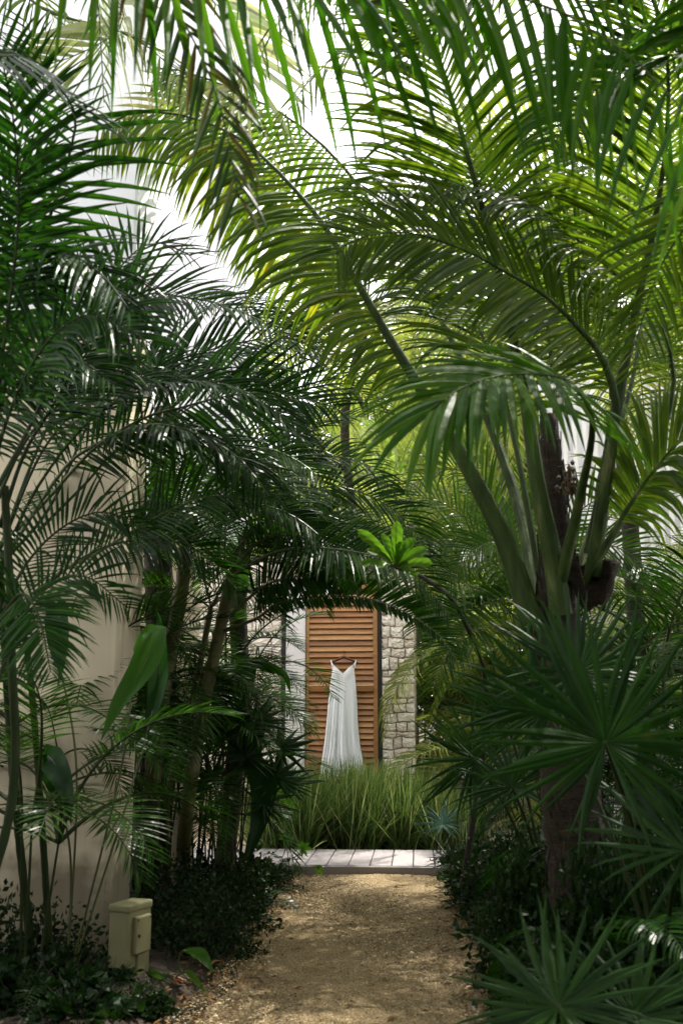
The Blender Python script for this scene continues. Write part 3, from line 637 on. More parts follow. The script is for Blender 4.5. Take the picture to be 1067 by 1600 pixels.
# dark trunk behind
b0 = gr(250, 1385); dt = empty('dark_trunk_palm', Vector((b0.x, 8.6, 0)), 'thick dark palm trunk rising behind the pale canes', 'palm')
stem(dt, [dt.location, at(252,1100,8.6), at(248,900,8.6), at(250,780,8.6), at(262,640,8.6)], (.13,.11), M['bark'], 'trunk', rings=50, n=12)
for c in (pts((262,640,8.6),(300,560,8.6),(380,560,8.5),(450,620,8.4)), pts((262,640,8.6),(220,560,8.6),(150,560,8.5),(90,640,8.4)), pts((262,640,8.6),(330,600,8.2),(420,640,8),(480,720,7.9)), pts((262,640,8.6),(270,540,8.2),(330,480,8),(420,490,7.8),(500,560,7.7))):
    frond(dt, c, kd, rd, L=.6, n=46, wd=.028, up=(0,-.6,.8), droop=.9, bare=.15, r0=.02)
t2 = empty('dark_trunk_palm', Vector((gr(372,1360).x, 9.0, 0)), 'dark trunk standing just left of the white plaster pillar', 'palm')
stem(t2, [t2.location, at(375,1100,9), at(372,950,9), at(380,860,9)], (.085,.075), M['bark'], 'trunk', rings=50, n=12)
crown(t2, 'dark', at(380,860,9)-t2.location, 6, scale=.40, tilt=(-.3,.3))

# ---- coconut palm on the right
cb = Vector((at(890,1000,5.4).x, 5.4, 0.03))
cp = empty('coconut_palm', cb, 'coconut palm with a short thick trunk right of the path, huge arching fronds', 'palm')
b = MB(); tp = [cb, at(884,1150,5.4), at(876,1000,5.4), at(868,850,5.4), at(862,740,5.42), at(856,650,5.45)]
Pp, _ = crom(tp, 60); rad = [.15 if i < 22 else .15-(i-22)*.0028 for i in range(60)]
rad = [max(.03, r_*(1+.05*((i*7)%3-1)+random.uniform(-.04,.04))) for i, r_ in enumerate(rad)]
b.tube([Vector(q)-cb for q in Pp], rad, 14); obj('trunk', b.mesh('trunk', M['trunk'], smooth=True), cp)
b = MB()
for i in range(260):
    k = random.randint(2, 54); a = random.uniform(0, 6.28); c_ = Vector(Pp[k])-cb; rr2 = rad[k]*1.03; o1 = Vector((math.cos(a)*rr2, math.sin(a)*rr2, 0)); a2 = a+random.uniform(-.6,.6); k2_ = min(59, k+random.randint(2,5))
    o2 = Vector((math.cos(a2)*rad[k2_]*1.12, math.sin(a2)*rad[k2_]*1.12, 0)); c2 = Vector(Pp[k2_])-cb
    b.tube([c_+o1, (c_+o1).lerp(c2+o2, .5)+o2*.08, c2+o2+Vector((random.uniform(-.02,.02),random.uniform(-.02,.02),0))], random.uniform(.0015,.005), 4)
tag(obj('trunk_fibre', b.mesh('trunk_fibre', M['trunk']), cp), kind='stuff')
co, pe = M['coco'], M['petiole']
# long one to the upper left
frond(cp, pts((831,975,5.3),(790,850,5.3),(740,748,5.3),(690,660,5.3),(640,580,5.3),(603,520,5.3),(560,445,5.3),(506,352,5.3),(450,285,5.3),(385,223,5.3),(304,185,5.3),(215,175,5.3),(150,205,5.3)), M['coco_y'], pe, L=.80, n=76, wd=.038, up=(.1,-.12,1), droop=1.3, lift=-.9, bare=.36, split=False, r0=.066, r1=.006, K=7, label='yellow green frond arching to the upper left', fwd=(.15,.8))
frond(cp, pts((845,960,5.6),(800,760,6.2),(720,560,6.6),(620,380,6.8),(540,265,6.9),(460,190,7),(380,147,7),(280,110,7),(170,105,7),(60,130,7)), co, pe, L=.95, n=80, wd=.036, up=(0,-.2,1), droop=1.3, lift=-.6, bare=.42, r0=.045, r1=.006, K=6)
# right-hand arches
frond(cp, pts((925,900,5.3),(945,760,5.2),(962,640,5.1),(940,560,5.0),(901,510,4.9),(851,462,4.8),(790,425,4.7),(719,388,4.6),(640,364,4.5),(560,372,4.4),(520,400,4.3)), co, pe, L=.62, n=84, wd=.027, up=(.3,-1,.3), droop=.5, lift=.0, bare=.34, split=False, r0=.045, K=6, tipf=.45)
frond(cp, pts((900,930,5.5),(1000,760,5.6),(1050,620,5.6),(1038,526,5.5),(1000,470,5.4),(962,430,5.3),(901,374,5.2),(830,315,5.1),(740,285,5.0),(650,285,4.9),(580,310,4.8),(545,350,4.7)), co, pe, L=.75, n=84, wd=.028, up=(.3,-.9,.5), droop=.8, bare=.34, r0=.024, K=6)
# the one that comes forward, broad leaflets hanging
frond(cp, pts((870,930,5.2),(905,780,4.9),(925,660,4.5),(890,598,4.2),(830,584,4.0),(765,590,3.8),(710,612,3.65),(675,640,3.55)), M['coco_dk'], pe, L=.60, n=34, wd=.040, up=(-.05,-.8,.6), droop=.75, lift=.0, bare=.42, split=True, r0=.038, K=7, fwd=(.05,1.35), tw=.12, basef=.7, tipf=.85, jit=.05)
frond(cp, pts((876,960,5.2),(862,864,5.15),(840,760,5.1),(826,660,5.1),(800,520,5.05),(770,390,5.0),(735,260,4.9),(700,140,4.8),(650,20,4.6),(560,-80,4.3)), co, pe, L=.9, n=78, wd=.030, up=(.3,-1,.1), droop=.7, lift=0, bare=.40, r0=.060, r1=.008, K=6)
frond(cp, pts((925,866,5.35),(945,760,5.3),(962,640,5.2),(990,500,5.1),(1020,360,5),(1040,220,4.8),(1040,80,4.6),(1000,-60,4.3)), co, pe, L=.9, n=76, wd=.030, up=(-.2,-1,.1), droop=.7, lift=0, bare=.40, r0=.052, r1=.008, K=6)
frond(cp, pts((850,940,5.5),(825,800,5.6),(806,700,5.7),(780,600,5.8),(730,480,5.9),(650,420,6),(570,430,6),(510,500,6)), co, pe, L=.85, n=78, wd=.029, up=(0,-.6,.8), droop=1.1, bare=.36, r0=.024, K=6)
frond(cp, pts((880,930,5.6),(870,700,5.9),(850,480,6.1),(800,300,6.2),(700,200,6.2),(600,190,6.2)), co, pe, L=.9, n=78, wd=.029, up=(0,-.6,.8), droop=1.1, bare=.36, r0=.024, K=6)
frond(cp, pts((890,930,5.6),(960,700,6.0),(1000,500,6.4),(970,330,6.8),(880,230,7.0),(780,220,7.2)), co, pe, L=.9, n=78, wd=.029, up=(0,-.6,.8), droop=1.1, bare=.30, r0=.024, K=6)
frond(cp, pts((900,930,5.3),(990,780,5.1),(1060,690,4.9),(1120,640,4.7),(1180,660,4.5)), co, pe, L=.7, n=60, wd=.036, up=(0,-.6,.8), droop=1.1, bare=.30, r0=.024, K=6)
# cut leaf base and fibre basket
def curl(root, c, rad, mat, name):
    b = MB(); V=[]; 
    A, B = 26, 12
    for i in range(A):
        a = -.9 + 4.9*i/(A-1)
        for j in range(B):
            h = j/(B-1); rr2 = rad*(.35+.75*h**.7 + .05*math.sin(i*1.3+j))
            V.append((c.x+rr2*math.cos(a)*1.05, c.y+rr2*math.sin(a)*.8, c.z+(h-.75)*rad*2.0 + .16*rad*math.sin(a*2)))
    ff = [(i*B+j, (i+1)*B+j, (i+1)*B+j+1, i*B+j+1) for i in range(A-1) for j in range(B-1)]
    o = obj(name, mesh(name, V, ff, mat, smooth=True), root); md = o.modifiers.new('thick', 'SOLIDIFY'); md.thickness = .012; return o
curl(cp, at(925,895,5.25)-cb, .125, M['trunk'], 'leaf_base')
b = MB()
for i in range(46):
    q = at(892,760,5.25)-cb + Vector((rng.normal()*.028, rng.normal()*.03, rng.normal()*.055)); b.tube([q, q+Vector((0,0,.016)), q+Vector((0,0,.03))], [.006,.014,.004], 5)
for i in range(14): b.tube([at(872,730,5.3)-cb, at(888,725,5.25)-cb, at(892,760,5.25)-cb+Vector((rng.normal()*.03,rng.normal()*.03,-.05))], .003, 4)
obj('fruit_cluster', b.mesh('fruit_cluster', M['fruit']), cp)

# ---- near coconut fronds hanging into the top of the view
nk = M['coco_dk']
nb = Vector((-2.5, 1.6, 0)); npalm = empty('overhanging_coconut_palm', nb, 'coconut palm whose near green frond hangs its long leaflets across the top of the view', 'palm')
stem(npalm, [nb, Vector((-2.5,1.6,1.6)), Vector((-2.45,1.6,3.2)), Vector((-2.4,1.7,4.3))], (.16,.12), M['trunk'], 'trunk', rings=40, n=12)
top = Vector((-2.4, 1.7, 4.3))
frond(npalm, [top, Vector((-1.5,2.3,4.7)), at(150,-150,2.75), at(330,-60,2.8), at(500,-35,2.8), at(680,-25,2.8), at(830,0,2.75), at(930,50,2.7), at(1030,130,2.6), at(1110,240,2.5)], nk, pe, L=.62, n=42, wd=.029, up=(.0,-.2,1), droop=1.0, lift=-1.0, bare=.28, split=True, r0=.045, K=7, fwd=(.55,.95), tw=.15, tipf=.7, jit=.06)
frond(npalm, [top, Vector((-1.6,2.4,4.9)), at(120,-300,3.0), at(215,-110,3.0), at(275,10,3.0), at(325,110,2.95), at(355,210,2.9), at(372,310,2.85)], M['brown_frond'], pe, L=.40, n=40, wd=.024, up=(.1,-1,.1), droop=.9, lift=0, bare=.35, split=True, r0=.03, K=6, fwd=(.75,1.15), tipf=.6)
frond(npalm, [top, Vector((-1.0,2.6,5.0)), at(350,-260,3.9), at(560,-120,4.0), at(760,-60,4.0), at(930,-40,3.9), at(1080,20,3.8), at(1180,120,3.7)], nk, pe, L=.80, n=60, wd=.029, up=(0,-.4,.9), droop=1.0, lift=-.8, bare=.25, r0=.04, K=6, fwd=(.4,1.0))
nb2 = Vector((2.6, 3.4, 0)); np2 = empty('overhanging_coconut_palm', nb2, 'coconut palm whose fronds enter the view from the upper right corner', 'palm')
stem(np2, [nb2, Vector((2.65,3.4,2)), Vector((2.6,3.4,4.2))], (.15,.11), M['trunk'], 'trunk', rings=40, n=12)
t2_ = Vector((2.6,3.4,4.2))
frond(np2, [t2_, at(1250,-60,3.5), at(1130,60,3.6), at(1030,90,3.7), at(930,140,3.7), at(860,230,3.6)], nk, pe, L=.60, n=50, wd=.034, up=(0,-.8,.5), droop=.9, bare=.2, r0=.035, K=6)
frond(np2, [t2_, at(1250,-160,4.2), at(1080,-100,4.4), at(900,-60,4.4), at(740,0,4.3), at(620,110,4.2)], co, pe, L=.75, n=60, wd=.036, up=(0,-.6,.8), droop=1.1, bare=.2, r0=.035, K=6)
frond(np2, [t2_, at(1250,200,3.9), at(1130,290,4.1), at(1040,400,4.2), at(990,540,4.2)], co, pe, L=.6, n=50, wd=.025, up=(0,-.7,.7), droop=.9, bare=.2, r0=.035, K=6)
frond(np2, [t2_, at(1150,-300,5.0), at(900,-220,5.4), at(700,-140,5.6), at(540,-60,5.6), at(430,30,5.5), at(370,140,5.4)], co, pe, L=.85, n=78, wd=.029, up=(0,-.4,.9), droop=1.1, lift=-.3, bare=.25, r0=.024, K=6)
frond(np2, [t2_, at(1100,-150,5.6), at(850,-60,6.0), at(650,20,6.2), at(520,90,6.2), at(440,190,6.1), at(410,290,6.0)], M['coco_y'], pe, L=.75, n=66, wd=.032, up=(0,-.5,.9), droop=1.0, lift=-.1, bare=.25, r0=.024, K=6)
# upper left: bent leaflets with the sky sheen put into their pale colour
ub = Vector((-3.0, 5.2, 0)); up_ = empty('tall_coconut_palm', ub, 'tall coconut palm at the upper left with bent leaflets coloured with sky sheen', 'palm')
stem(up_, [ub, Vector((-3.1,5.2,2.5)), Vector((-3.0,5.2,5.6))], (.15,.11), M['trunk'], 'trunk', rings=50, n=12)
tp2 = Vector((-3.0,5.2,5.6))
frond(up_, [tp2, at(60,-200,4.6), at(120,-100,4.5), at(150,-20,4.4), at(158,70,4.35), at(163,160,4.3)], M['coco_dk'], pe, L=.34, n=34, wd=.018, up=(.1,-1,.1), droop=.6, lift=0, bare=.25, r0=.02, K=6, fwd=(.8,1.15))
frond(up_, [tp2, at(250,-120,6.2), at(360,40,6.2), at(380,130,6.2), at(300,160,6.1), at(210,190,6)], M['sky_sheen'], pe, L=.95, n=44, wd=.055, up=(.0,.2,1), droop=.35, lift=.2, bare=.3, r0=.03, K=6, fwd=(.5,1.2), fold=.15)
frond(up_, [tp2, at(60,-160,5.4), at(170,-30,5.4), at(190,40,5.3), at(110,90,5.2), at(30,110,5.1)], M['sky_sheen'], pe, L=.90, n=34, wd=.055, up=(.0,.3,1), droop=.3, lift=.2, bare=.25, r0=.03, K=6, fwd=(.5,1.2), fold=.15)
frond(up_, [tp2, at(-60,-100,5.6), at(60,10,5.6), at(190,50,5.5), at(270,110,5.4), at(330,230,5.3)], M['coco_y'], pe, L=.55, n=40, wd=.026, up=(.0,-.5,1), droop=1.3, lift=.1, bare=.25, r0=.03, K=6)

# ------------------------------------------------------------------ fan palms
def fan(root, c, nrm_, upv, rad, nseg=38, mat='fan', spread=5.7, droop=.25, fuse=.36, split=False, wdf=1.0, base=None, pr=.008):
    off = root.location; c = Vector(c)-off; n_ = Vector(nrm_).normalized(); u_ = Vector(upv); u_ = (u_-n_*u_.dot(n_)).normalized(); s_ = u_.cross(n_)
    bpt = (Vector(base)-off) if base is not None else Vector((0,0,0))
    mid = (bpt+c)/2+Vector((0,0,.12*(c-bpt).length)); b = MB(); Pp, _ = crom([bpt, mid, c], 14); b.tube([Vector(q) for q in Pp], [pr*(1.5-.5*i/13) for i in range(14)], 6)
    hv = [c+(s_*math.cos(a)+u_*math.sin(a))*rad*.02 for a in np.linspace(0,6.28,9)[:-1]]; b.add(hv+[c-n_*(-.01)], [(i,(i+1)%8,8) for i in range(8)])
    leaf = obj('fan_leaf', b.mesh('petiole', M['rachis_d'], smooth=True), root)
    mb = MB(); K = 7; da = spread/nseg
    for i in range(nseg):
        a = math.pi/2 - spread/2 + da*(i+.5) + random.uniform(-.035,.035)
        Ls = rad*(.86+.14*math.cos((a-math.pi/2)*.9))*random.uniform(.82,1.06)
        v = []
        dd0 = (s_*math.cos(a)+u_*math.sin(a)); dv = (dd0 + n_*random.uniform(.02,.26)).normalized(); q = c.copy()
        drp = droop*random.uniform(.4,1.7)+(random.random() < .1)*1.2; sw = random.uniform(-.10,.10)
        tang = (-s_*math.sin(a)+u_*math.cos(a))
        ks = [0,.12,fuse*.6,fuse,fuse+.2,.8,.92,1]
        for k, tt in enumerate(ks):
            wmax = math.tan(da/2)*Ls*fuse*wdf*1.02
            if tt <= fuse: hw = wmax*tt/fuse+.0008
            else: hw = wmax*(1-((tt-fuse)/(1-fuse))**1.25)+.0006
            hw = min(hw, wmax)
            nn = dv.cross(tang).normalized(); nn = nn if nn.dot(n_) > 0 else -nn
            v += [q-tang*hw, q+nn*hw*.55, q+tang*hw]
            if k < len(ks)-1:
                st = (ks[k+1]-tt)*Ls; q = q+dv*st; dv = (dv+Vector((0,0,-1))*drp*(tt**1.5)*.45+tang*sw).normalized()
        ff = []
        for k in range(len(ks)-1):
            for j in range(2): ff.append((k*3+j, k*3+j+1, k*3+j+4, k*3+j+3))
        if split:
            v = [tuple(x-c) for x in v]; obj('segment', mesh('segment', v, ff, M[mat]), leaf, c)
        else: mb.add(v, ff)
    if not split: obj('leaf_blade', mb.mesh('leaf_blade', M[mat], fix=False), leaf)
    return leaf
fb = gr(1010, 1500); fb = Vector((1.35, 4.5, .03))
fp = empty('fan_palm', fb, 'large dark fan palm in the right bed spreading beside the path', 'fan palm')
stem(fp, [fb, fb+Vector((0,0,.35))], (.09,.07), M['trunk'], 'trunk', rings=8, n=10)
h = fb+Vector((0,0,.38))
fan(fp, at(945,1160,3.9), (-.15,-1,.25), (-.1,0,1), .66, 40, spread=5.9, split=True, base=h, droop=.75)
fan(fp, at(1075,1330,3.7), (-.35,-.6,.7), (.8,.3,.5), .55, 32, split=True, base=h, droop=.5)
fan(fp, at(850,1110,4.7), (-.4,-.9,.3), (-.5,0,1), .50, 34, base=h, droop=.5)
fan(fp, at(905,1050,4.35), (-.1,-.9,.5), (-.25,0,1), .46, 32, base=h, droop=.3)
f2b = Vector((.98, 3.25, .03)); fp2 = empty('low_fan_palm', f2b, 'low young fan palm at the bottom right corner of the path edge', 'fan palm')
fan(fp2, at(872,1572,3.35), (-.25,-.55,.8), (.1,.6,.4), .42, 34, split=True, base=f2b, droop=.35, spread=6.0)
fan(fp2, at(990,1590,3.3), (-.25,-.55,.8), (.6,.6,.4), .38, 32, base=f2b, droop=.35)
f3b = Vector((1.25, 6.3, .03)); fp3 = empty('fan_palm', f3b, 'fan palm with narrow dark fingers in front of the stone pier', 'fan palm')
fan(fp3, at(742,1186,6.0), (-.5,-.85,.2), (-1,0,.25), .46, 34, spread=4.8, split=True, base=f3b+Vector((0,0,.2)), droop=.15, wdf=1.15)
fan(fp3, at(790,1120,6.2), (-.3,-.95,.2), (-.6,0,.8), .45, 32, spread=5, base=f3b+Vector((0,0,.2)), droop=.15)
fan(fp3, at(800,1230,5.8), (-.3,-.8,.5), (-.2,0,.8), .45, 32, spread=5, base=f3b+Vector((0,0,.2)), droop=.3)
f4b = gr(715, 1385); f4b.z = .02; fp4 = empty('blue_fan_palm', f4b, 'small blue green fan palm overhanging the boardwalk corner', 'fan palm')
fan(fp4, at(691,1288,8.9), (-.1,-.55,.8), (0,.5,.6), .30, 26, mat='fan_blue', spread=6.2, split=True, base=f4b, droop=.7, wdf=.9, pr=.005)
fan(fp4, at(703,1345,8.8), (-.3,-.55,.7), (-.6,.3,.6), .26, 24, mat='fan', spread=4.6, base=f4b, droop=.4, wdf=.7, pr=.005)
# lady palm on the left
lb_ = gr(372, 1400); lb_.z = .02; lp = empty('lady_palm', lb_, 'lady palm with fingered leaves left of the plaster pillar', 'palm')
for (x, y, Y, s, nv_, uv_) in ((400,1130,8.3,.36,(.2,-.7,.6),(.5,0,.8)),(440,1170,8.4,.34,(.3,-.7,.6),(1,0,.3)),(385,1185,8.2,.36,(0,-.7,.6),(.3,0,.8)),(430,1215,8.3,.38,(.3,-.6,.7),(1,0,.1)),(350,1155,8.2,.34,(-.2,-.7,.6),(-.5,0,.7)),(455,1225,8.5,.30,(.2,-.5,.8),(1,.2,.0)),(410,1255,8.1,.34,(.1,-.6,.7),(.5,0,.2)),(330,1225,8.0,.36,(-.1,-.7,.6),(-.4,0,.7))):
    fan(lp, at(x,y,Y), nv_, uv_, s, 15, mat='fan', spread=4.6, droop=.6, fuse=.2, wdf=2.3, base=lb_, pr=.006)

# ------------------------------------------------------------------ broad leaves
def blade(root, P, wmax, mat, upv=(0,-1,.3), name='leaf', cup=.12, tip=1.4, pet=.007, split_at=.25, widest=.45):
    """petiole + one broad blade: ctrl pts from base to tip; blade starts at split_at"""
    Pp, Lt = crom(P, 40); Pp = Pp-np.array(root.location); T = nrm(np.gradient(Pp, axis=0)); U = np.array(upv, float)
    N_ = nrm(U-(T@U)[:,None]*T); S = np.cross(T, N_); i0 = int(split_at*39); b = MB()
    b.tube([Vector(q) for q in Pp[:i0+2]], pet, 6, 0); b.tube([Vector(q)-Vector(N_[i])*.004 for i, q in enumerate(Pp) if i >= i0], [pet*.8*(1-(k/(40-i0)))+.001 for k in range(40-i0)], 5, 0)
    C = 9; ids = list(range(i0, 40)); V = []; 
    for k, i in enumerate(ids):
        t_ = k/(len(ids)-1)
        wv = (t_/widest)**.55 if t_ < widest else (1-((t_-widest)/(1-widest))**tip)
        wv = max(wv, 0)*wmax/2 + .0005
        for j in range(C):
            s = -1+2*j/(C-1)
            V.append(Vector(Pp[i]) + Vector(S[i])*s*wv + Vector(N_[i])*(abs(s)**1.5*wv*cup*2 + .0015*math.sin(k*.9+j)))
    ff = [(a*C+j, a*C+j+1, (a+1)*C+j+1, (a+1)*C+j) for a in range(len(ids)-1) for j in range(C-1)]
    b.add(V, ff, 1)
    return obj(name, b.mesh(name, [M['rachis'], M[mat]], smooth=True, fix=False), root)
bb = gr(190,1455); bb.z = .03
bp_ = empty('bird_of_paradise_plant', bb, 'broad leaved plant in front of the cream wall with a big drooping green leaf', 'plant')
by = 5.9; bp_.location = Vector((gr(170,1500).x-.05, by, .03)); bb = bp_.location; PET = .007
blade(bp_, [bb, at(190,1200,by), at(212,1030,by), at(244,985,5.8), at(225,1040,5.65), at(185,1100,5.55), at(158,1158,5.5)], .16, 'paddle', split_at=.66, upv=(.1,-1,.3))
blade(bp_, [bb, at(120,1200,by), at(85,1000,by), at(88,950,by), at(98,990,5.8), at(97,1040,5.75), at(90,1075,5.7)], .11, 'paddle_d', split_at=.66)
blade(bp_, [bb, at(110,1330,by), at(75,1190,5.8), at(90,1200,5.7), at(105,1240,5.6), at(112,1290,5.5)], .15, 'paddle_d', split_at=.55)
blade(bp_, [bb, at(200,1250,by), at(245,1080,6.1), at(250,980,6.1), at(243,950,6.1)], .12, 'paddle_d', split_at=.66)
b2 = gr(345,1420); b2.z = .03
bp2 = empty('broad_leaved_plant', b2, 'shorter broad leaved plant at the path edge with one leaf hanging low', 'plant')
Y2 = b2.y
blade(bp2, [b2, at(350,1300,Y2), at(375,1190,Y2), at(410,1215,Y2-.2), at(408,1270,Y2-.35), at(385,1352,Y2-.45)], .22, 'paddle_d', split_at=.45)
blade(bp2, [b2, at(345,1250,Y2), at(352,1130,Y2), at(358,1060,Y2), at(380,1055,Y2-.1), at(401,1092,Y2-.2)], .24, 'paddle', split_at=.58)
blade(bp2, [b2, at(340,1250,Y2), at(345,1120,Y2), at(345,1055,Y2), at(322,1060,Y2), at(305,1088,Y2)], .18, 'paddle_d', split_at=.60)
blade(bp2, [b2, at(390,1250,Y2+.2), at(395,1160,Y2+.2), at(412,1110,Y2+.2), at(432,1090,Y2+.2)], .19, 'paddle', split_at=.55)
blade(bp2, [b2, at(360,1250,Y2), at(390,1050,Y2+.2), at(420,1045,Y2+.2), at(445,1055,Y2+.2), at(455,1088,Y2+.2)], .12, 'paddle', split_at=.6)
# frangipani sprig against the dark centre
fb2 = Vector((1.0, 8.8, .0)); fr_ = empty('frangipani_shrub', fb2, 'frangipani branch with a rosette of bright rounded leaves above the arch of fronds', 'shrub')
tipf_ = at(618,886,6.2)
stem(fr_, [fb2, at(760,1100,8.7), at(720,960,7.4), at(665,905,6.6), tipf_], (.03,.012), M['bark'], 'branch')
for (dx, dy, l) in ((2,-72,1),(-22,-52,.8),(-60,-58,.9),(-56,-4,.85),(-30,0,.9),(30,-46,.9),(50,-28,1),(58,-5,.9),(34,18,.8),(44,-16,.95),(14,-42,.9),(-45,-28,.8)):
    e = at(618+dx, 886+dy, 6.2-.12*random.random()); mdl = tipf_.lerp(e, .5)+Vector((0,-.03,.015))
    blade(fr_, [tipf_, mdl, e], .075*l, 'lime', upv=(random.uniform(-.5,.5),-1,random.uniform(.0,.8)), split_at=.12, widest=.70, tip=3.2, pet=.004, name='leaf')
# peace-lily like leaves by the box
sb = gr(300,1545); sb.z = .03; sp = empty('young_canna', sb, 'low plant with three lance leaves and an orange bract beside the meter box', 'plant')
ys_ = sb.y
blade(sp, [sb, at(280,1510,ys_), at(286,1486,ys_), at(312,1492,ys_-.1), at(334,1520,ys_-.2)], .085, 'paddle', split_at=.42, upv=(0,-.5,1), pet=.005)
blade(sp, [sb, at(275,1530,ys_), at(292,1518,ys_-.1), at(312,1540,ys_-.2), at(327,1562,ys_-.25)], .04, 'lime', split_at=.35, upv=(0,-.5,1), pet=.004)
blade(sp, [sb, at(262,1522,ys_), at(238,1518,ys_-.05), at(246,1526,ys_-.15), at(272,1535,ys_-.2)], .045, 'lime', split_at=.3, upv=(0,-.5,1), pet=.004)
blade(sp, [sb, at(276,1532,ys_-.1), at(288,1532,ys_-.15)], .035, 'orange', split_at=.3, upv=(0,-.6,1), pet=.003, name='bract')
# lime green lobed seedling near the deck
lg = gr(455,1378); lg.z = .02; ls = empty('lobed_leaf_seedling', lg, 'lime green lobed leaf plant in front of the boardwalk', 'plant')
def lobed(root, base, hub, dirs, L, mat):
    b = MB(); hub = hub-root.location; b.tube([base-root.location, (base-root.location).lerp(hub, .6)+Vector((0,0,.03)), hub], .004, 5, 0); o = obj('leaf', b.mesh('stalk', [M['rachis']], smooth=True), root); mb = MB()
    for (dx, dz, l) in dirs:
        d = Vector((dx, random.uniform(-.35,.0), dz)).normalized(); t_ = d.cross(Vector((0,-1,.3))).normalized(); V = []
        for k in range(8):
            u = k/7; hw = (.12+.25*math.sin(u*3.14)**.8+.10*(k%2))*L*l*.45*(1-u**3); c = hub+d*L*l*u+Vector((0,-.01*u,-.10*L*u*u)); V += [c-t_*hw, c+Vector((0,-.004,.004)), c+t_*hw]
        mb.add(V, [(k*3+j, k*3+j+1, k*3+j+4, k*3+j+3) for k in range(7) for j in range(2)])
    obj('leaf_blade', mb.mesh('leaf_blade', M[mat], fix=False), o)
DD = ((-1,.1,.7),(-.7,.6,.8),(0,.7,.8),(.7,.6,.9),(1,0,1),(.6,-.8,.8),(0,-1,.7))
lobed(ls, lg, at(472,1325,lg.y), DD, .11, 'lime'); lobed(ls, lg, at(445,1310,lg.y+.1), DD, .10, 'paddle'); lobed(ls, lg, at(498,1352,lg.y-.1), ((.5,-1,1),(-.2,-1,.9),(1,-.3,.6),(-.8,-.2,.6)), .10, 'lime')

# ------------------------------------------------------------------ meter box
mbx = gr(203, 1552); mb_ = empty('meter_box', (mbx.x-.01, mbx.y, .02), 'beige utility box standing in the dark bed by the wall', 'utility box', rz=R(-24)); mb_.scale = (.74,.84,.98)
import bmesh
def rbox(name, a, b_, bev, mat, root, segs=3, taper=1.0, slope=0.0):
    bm = bmesh.new(); bmesh.ops.create_cube(bm, size=1)
    for v in bm.verts:
        z1 = v.co.z > 0; k = taper if z1 else 1
        v.co = Vector(((a[0]+b_[0])/2+v.co.x*(b_[0]-a[0])*k, (a[1]+b_[1])/2+v.co.y*(b_[1]-a[1])*k, (a[2]+b_[2])/2+v.co.z*(b_[2]-a[2])+(slope*(v.co.y) if z1 else 0)))
    bmesh.ops.bevel(bm, geom=bm.edges[:], offset=bev, segments=segs, affect='EDGES', profile=.5)
    me = bpy.data.meshes.new(name); bm.to_mesh(me); bm.free(); me.materials.append(mat)
    me.polygons.foreach_set('use_smooth', [True]*len(me.polygons)); o = obj(name, me, root)
    o.modifiers.new('wn', 'WEIGHTED_NORMAL').keep_sharp = False; return o
rbox('housing', (-.095,-.13,-.03), (.085,.13,.455), .018, M['box'], mb_)
rbox('meter_cover', (.08,-.085,.20), (.125,.085,.40), .012, M['box'], mb_)
b = MB(); b.tube([(.125,-.06,.30),(.137,-.06,.30)], .009, 8); obj('latch', b.mesh('latch', M['frame']), mb_)
rbox('lid', (-.102,-.137,.425), (.092,.137,.470), .014, M['box'], mb_)
for q_ in (-.07,.07):
    b = MB(); b.tube([(.124,q_,.385),(.128,q_,.385)], .006, 8); obj('screw', b.mesh('screw', M['frame']), mb_)
b = MB(); b.tube([(-.03,.135,.30),(-.03,.16,.28),(-.03,.165,.1),(-.03,.165,-.05)], .012, 8); obj('conduit', b.mesh('conduit', M['frame'], smooth=True), mb_)
rbox('cable_shroud', (.08,-.035,.0), (.108,.045,.195), .008, M['box'], mb_)

# ------------------------------------------------------------------ small palms & undergrowth
def smallpalm(name, loc, n, kind, scale, label, cat='palm', group=None, canes=0, hgt=0, tilt=(-.15,.95)):
    e = empty(name, loc, label, cat, group)
    if canes:
        for c in range(canes):
            a = c*2.4; o_ = Vector((math.cos(a)*.05, math.sin(a)*.05, 0)); top_ = Vector((math.cos(a)*.15*hgt, math.sin(a)*.12*hgt, hgt*random.uniform(.75,1.1)))
            stem(e, [Vector(loc)+o_, Vector(loc)+(o_+top_)/2, Vector(loc)+top_], (.008+.002*hgt, .006+.001*hgt), M['rachis_d'], 'cane', rings=20, n=6)
            crown(e, kind, top_, max(3, n//canes), tilt, scale, az0=a)
    else: crown(e, kind, (0,0,0), n, tilt, scale)
    return e
rows = [(40,1560,10,1.25,3,.9,'dark thin fronded palmlet at the bottom left corner'),
 (80,1500,8,.85,3,1.1,'slim palmlet in front of the foot of the cream wall'),
 (10,1500,10,1.4,4,1.5,'slim palmlet at the left edge crossing the cream wall'),
 (55,1450,12,1.4,5,1.9,'taller slim palmlet crossing the cream wall'),
 (110,1450,12,1.3,5,1.5,'slim palmlet just left of the wall corner'),
 (165,1440,12,1.25,5,2.1,'slim palmlet at the corner of the cream wall'),
 (215,1430,9,1.0,3,.8,'palmlet crowding behind the meter box'),
 (240,1420,11,1.2,5,1.6,'palmlet rising behind the meter box'),
 (265,1400,10,1.1,3,1.1,'palmlet among the pale canes'),
 (295,1410,11,1.2,4,1.8,'taller palmlet among the pale canes'),
 (310,1400,9,1.0,3,1.35,'fine leaved palmlet before the rear cream wall'),
 (330,1420,9,1.0,3,.7,'low palmlet in front of the pale canes'),
 (345,1385,9,1.15,4,1.8,'fine leaved palmlet left of the lady palm'),
 (352,1378,9,.85,4,1.4,'fine leaved palmlet beside the steel post'),
]
